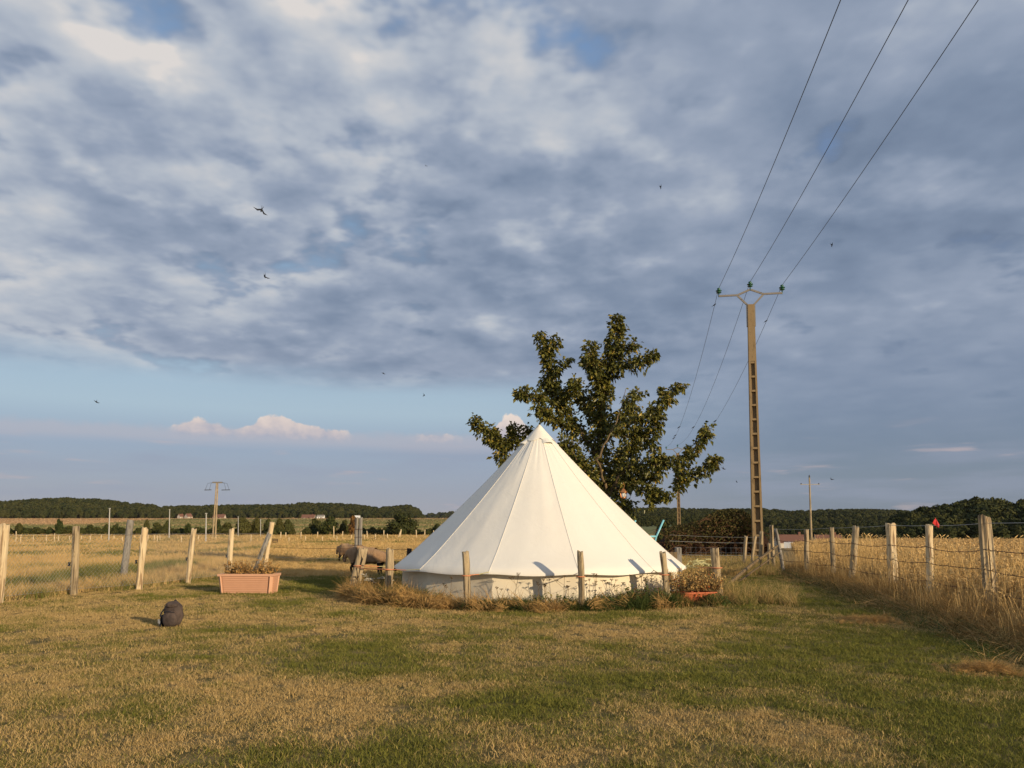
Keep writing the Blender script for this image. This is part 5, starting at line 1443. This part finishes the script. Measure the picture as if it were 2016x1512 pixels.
# ------------------------------------------------------------------ sheep
def sheep_mesh():
    J = {'rump': (-.50, 0, .55, .165, .185), 'hip': (-.34, 0, .54, .215, .23), 'mid': (-.05, 0, .51, .235, .235), 'chest': (.26, 0, .50, .195, .21), 'shoulder': (.42, 0, .48, .15, .165),
         'neck': (.56, 0, .38, .095, .11), 'poll': (.67, 0, .25, .065, .075), 'muzzle': (.76, 0, .11, .045, .05)}
    names = list(J); vs = [J[n][:3] for n in names]; rad = [J[n][3:] for n in names]; es = [(i, i + 1) for i in range(len(names) - 1)]
    def chain(root, pts):
        prev = names.index(root)
        for x_, y_, z_, r_ in pts:
            vs.append((x_, y_, z_)); rad.append((r_, r_)); es.append((prev, len(vs) - 1)); prev = len(vs) - 1
    for s in (-1, 1):
        chain('hip', [(-.40, s * .13, .40, .095), (-.37, s * .13, .28, .055), (-.44, s * .13, .20, .036), (-.42, s * .13, .07, .028), (-.39, s * .13, .015, .034)])
        chain('chest', [(.30, s * .11, .36, .075), (.31, s * .11, .23, .042), (.30, s * .11, .12, .031), (.31, s * .11, .05, .027), (.34, s * .11, .012, .034)])
        chain('poll', [(.63, s * .10, .25, .026), (.60, s * .17, .22, .018)])
    chain('rump', [(-.60, 0, .53, .10), (-.66, 0, .46, .045), (-.66, 0, .34, .026)])
    me = bpy.data.meshes.new('sheep_skeleton'); me.from_pydata(vs, es, []); ob = bpy.data.objects.new('sheep_skeleton', me); COL.objects.link(ob)
    md = ob.modifiers.new('skin', 'SKIN')
    sv = me.skin_vertices[0].data
    for i, r_ in enumerate(rad): sv[i].radius = r_
    sv[2].use_root = True
    ob.modifiers.new('sub', 'SUBSURF').levels = 2; ob.modifiers['sub'].render_levels = 2
    dg = bpy.context.evaluated_depsgraph_get(); ev = ob.evaluated_get(dg); out = bpy.data.meshes.new_from_object(ev)
    bpy.data.objects.remove(ob)
    for v in out.vertices:
        c = v.co; wool = 1.0 if (c.z > .30 and c.x < .5) else 0.0
        d = mnoise.noise(c * 7) * .030 + mnoise.noise(c * 18) * .018
        v.co = c + v.normal * d * wool
    out.materials.clear(); out.materials.append(M['wool']); out.materials.append(M['sheep_black'])
    for p in out.polygons:
        c = p.center; p.material_index = 1 if (c.z < .33 and (abs(c.y) > .03) and c.x < .52) or c.x > .60 or (c.z < .30) else 0
        p.use_smooth = True
    out.name = 'sheep'
    return out
sm_ = sheep_mesh()
for lab, px, Y, rz, s in (('brown sheep with black legs grazing close behind the left tent posts', 727, 22.0, R(-8), 1.08), ('brown sheep farther back, grazing left of the nearer one', 690, 30.5, R(-25), .98)):
    o = bpy.data.objects.new('sheep', sm_); COL.objects.link(o); p = at(px, HORIZON, Y); o.location = (p.x, Y, 0.0); o.rotation_euler = (0, 0, rz); o.scale = (s, s, s)
    tag(o, lab, 'sheep', 'grazing sheep')

# ------------------------------------------------------------------ wild carrot umbels by the tent
def umbel(h_, seed, white):
    rg = random.Random(seed); mb = MB(); hd = MB(); tip = Vector((rg.gauss(0, .06), rg.gauss(0, .04), h_))
    mb.tube([(0, 0, 0), tip * .5 + Vector((rg.gauss(0, .02), 0, 0)), tip], [.004, .0035, .0025], 4, cap=False)
    for j in range(rg.randint(1, 3)):
        q = tip * rg.uniform(.45, .75); t2 = q + Vector((rg.gauss(0, .09), rg.gauss(0, .06), rg.uniform(.08, .2)))
        mb.tube([q, t2], .0025, 3, cap=False)
        for k_ in range(10):
            a = rg.uniform(0, 6.28); r_ = .035 * math.sqrt(rg.random()); e_ = t2 + Vector((r_ * math.cos(a), r_ * math.sin(a), .025)); mb.tube([t2, e_], .0012, 3, cap=False); hd.box(e_, (.011, .011, .006), a)
    for k_ in range(22 if white else 13):
        a = rg.uniform(0, 6.28); r_ = (.06 if white else .030) * math.sqrt(rg.random()); e_ = tip + Vector((r_ * math.cos(a), r_ * math.sin(a), .03 + rg.uniform(-.012, .012))); mb.tube([tip, e_], .0013, 3, cap=False); hd.box(e_, (.017, .017, .006) if white else (.008, .008, .006), a)
    return mb, hd
rgx = random.Random(33)
spots = [(r_ , 12.75 + rgx.uniform(-.25, .1), rgx.uniform(.26, .52), False) for r_ in (1075, 1090, 1108, 1120, 1160, 1172, 1186, 1205, 1222, 1236, 1252, 1266, 1276, 1290, 1010, 985, 890, 872, 1330, 1062)]
spots += [(712, 14.3, .42, True), (737, 14.2, .34, True), (746, 14.1, .36, True), (728, 14.25, .30, True), (756, 14.0, .33, True)]
spots.sort()
cnt = [0, 0]
for i, (px, Y, h_, wh) in enumerate(spots):
    cnt[wh] += 1
    p = at(px, HORIZON, Y); e = empty('wild_carrot', (p.x, Y, 0))
    tag(e, ORD[cnt[wh] - 1] + (' white flowering umbel from the left among the left tent posts' if wh else ' thin dry umbel stalk from the left in front of the tent wall'), 'wildflower', 'white umbels' if wh else 'dry umbels by the tent')
    a, b = umbel(h_, 600 + i, wh); a.build('stem', M['umbel_dry'] if not wh else M['bramble'], e); b.build('flower_head', M['umbel'] if wh else M['umbel_dry'], e)

# ------------------------------------------------------------------ birds
def bird_mesh(name, pose, seed):
    mb = MB()
    mb.tube([(0, -.085, .0), (0, -.07, .004), (0, -.04, .006), (0, 0, 0), (0, .05, -.004), (0, .085, -.004)], [.004, .014, .022, .024, .014, .004], 8)
    for s in (-1, 1): mb.add([(s * .002, .05, -.004), (s * .012, .06, -.004), (s * .03, .15, -.002), (s * .018, .14, -.002)], [(0, 1, 2, 3)])
    for s in (-1, 1):
        if pose == 'perch': pts = [(s * .018, -.04, .01), (s * .026, .0, .008), (s * .022, .10, .004), (s * .010, .12, .006), (s * .012, -.01, .022)]; f = [(0, 1, 4), (1, 2, 3, 4)]
        else:
            u_ = {'glide': .03, 'up': .11, 'down': -.07}[pose]
            pts = [(s * .015, -.045, .008), (s * .08, -.065, u_ * .5), (s * .19, .02, u_), (s * .09, -.005, u_ * .5), (s * .015, .025, .004)]; f = [(0, 1, 3, 4), (1, 2, 3)]
        mb.add(pts, f)
    if pose == 'perch':
        for s in (-1, 1): mb.tube([(s * .008, .0, -.02), (s * .008, -.01, -.045)], .002, 3)
    o = mb.build(name, M['black'], link=False)
    return o.data
bm_ = {k_: bird_mesh('bird', k_, 1) for k_ in ('glide', 'up', 'down', 'perch')}
BIRDS = [(515, 413, 32, 'down', .6, 1.25, 'large dark bird with bent wings high over the left pasture'), (521, 544, 42, 'up', 1.4, 1.2, 'dark bird flying below the bent winged one'), (190, 791, 60, 'glide', 1.0, 1, 'small dark bird low in the clear sky at far left'),
         (755, 735, 85, 'glide', .4, 1, 'tiny bird just under the cloud edge left of the tree'), (835, 777, 70, 'down', 1.9, 1, 'small bird in the clear sky left of the tree'), (1300, 368, 52, 'glide', 1.5, 1, 'small bird in the grey cloud above the tree'),
         (1637, 482, 55, 'glide', 1.4, 1, 'small bird right of the overhead wires'), (838, 326, 95, 'up', .8, 1, 'speck of a bird in the middle of the cloud deck'), (1424, 922, 60, 'glide', .4, 1, 'small bird right of the lowest branch tip'),
         (943, 969, 60, 'up', 1.2, 1, 'tiny bird beside the left slope of the tent'), (1450, 948, 70, 'glide', 1.0, 1, 'tiny bird between the tree and the tall pole'), (1636, 943, 70, 'up', .4, 1, 'tiny bird right of the slim pole')]
for px, py, Y, pose, rz, s, lab in BIRDS:
    o = bpy.data.objects.new('flying_bird', bm_[pose]); COL.objects.link(o); o.location = at(px, py, Y); o.rotation_euler = (1.15, .35, rz); o.scale = (s * 1.45,) * 3
    tag(o, lab, 'bird', 'flying birds')
def on_wire(i, row):
    best = min((q for q in wires[i] if q.y > 5), key=lambda q: abs(proj(q.x, q.y, q.z)[1] - row)); k_ = wires[i].index(best)
    lo, hi = max(0, k_ - 1), min(len(wires[i]) - 1, k_ + 1); cands = [wires[i][lo].lerp(wires[i][hi], j / 60) for j in range(61)]
    cands = [wires[i][lo].lerp(wires[i][k_], j / 30) for j in range(31)] + [wires[i][k_].lerp(wires[i][hi], j / 30) for j in range(31)]
    return min(cands, key=lambda q: abs(proj(q.x, q.y, q.z)[1] - row))
for i, row, s, lab in ((0, 602, 1.0, 'bird perched on the left wire just behind the tall pole'), (2, 634, 1.0, 'bird perched on the right wire just behind the tall pole'), (0, 843, 1.6, 'bird perched on the left wire, highest of the far three'),
                    (0, 859, 1.6, 'bird perched on the left wire, second of the far three'), (0, 864, 1.6, 'bird perched on the left wire, lowest of the far three'), (1, 843, 1.6, 'bird perched on the middle wire near the far pole'), (2, 831, 1.6, 'bird perched on the right wire above the branch tip')):
    q = on_wire(i, row); o = bpy.data.objects.new('perched_bird', bm_['perch']); COL.objects.link(o); o.scale = (s, s, s); o.location = q + Vector((0, 0, .045 * s)); o.rotation_euler = (-.5, 0, 1.1)
    tag(o, lab, 'bird', 'perched birds')

# ------------------------------------------------------------------ thin evening haze
M['haze'] = bpy.data.materials.new('haze'); M['haze'].use_nodes = True
E.nt = M['haze'].node_tree; E.nt.nodes.clear()
ho = E.node('ShaderNodeOutputMaterial'); hv = E.node('ShaderNodeVolumePrincipled')
hv.inputs['Color'].default_value = (0.72, 0.80, 0.92, 1); hv.inputs['Density'].default_value = 0.000022; hv.inputs['Anisotropy'].default_value = 0.0
E.nt.links.new(hv.outputs[0], ho.inputs['Volume'])
mb = MB(); mb.box((0, 4200, 36), (10400, 12400, 86)); o = mb.build('haze', M['haze']); tag(o, 'thin pale evening haze over the farmland', 'haze', kind='stuff')
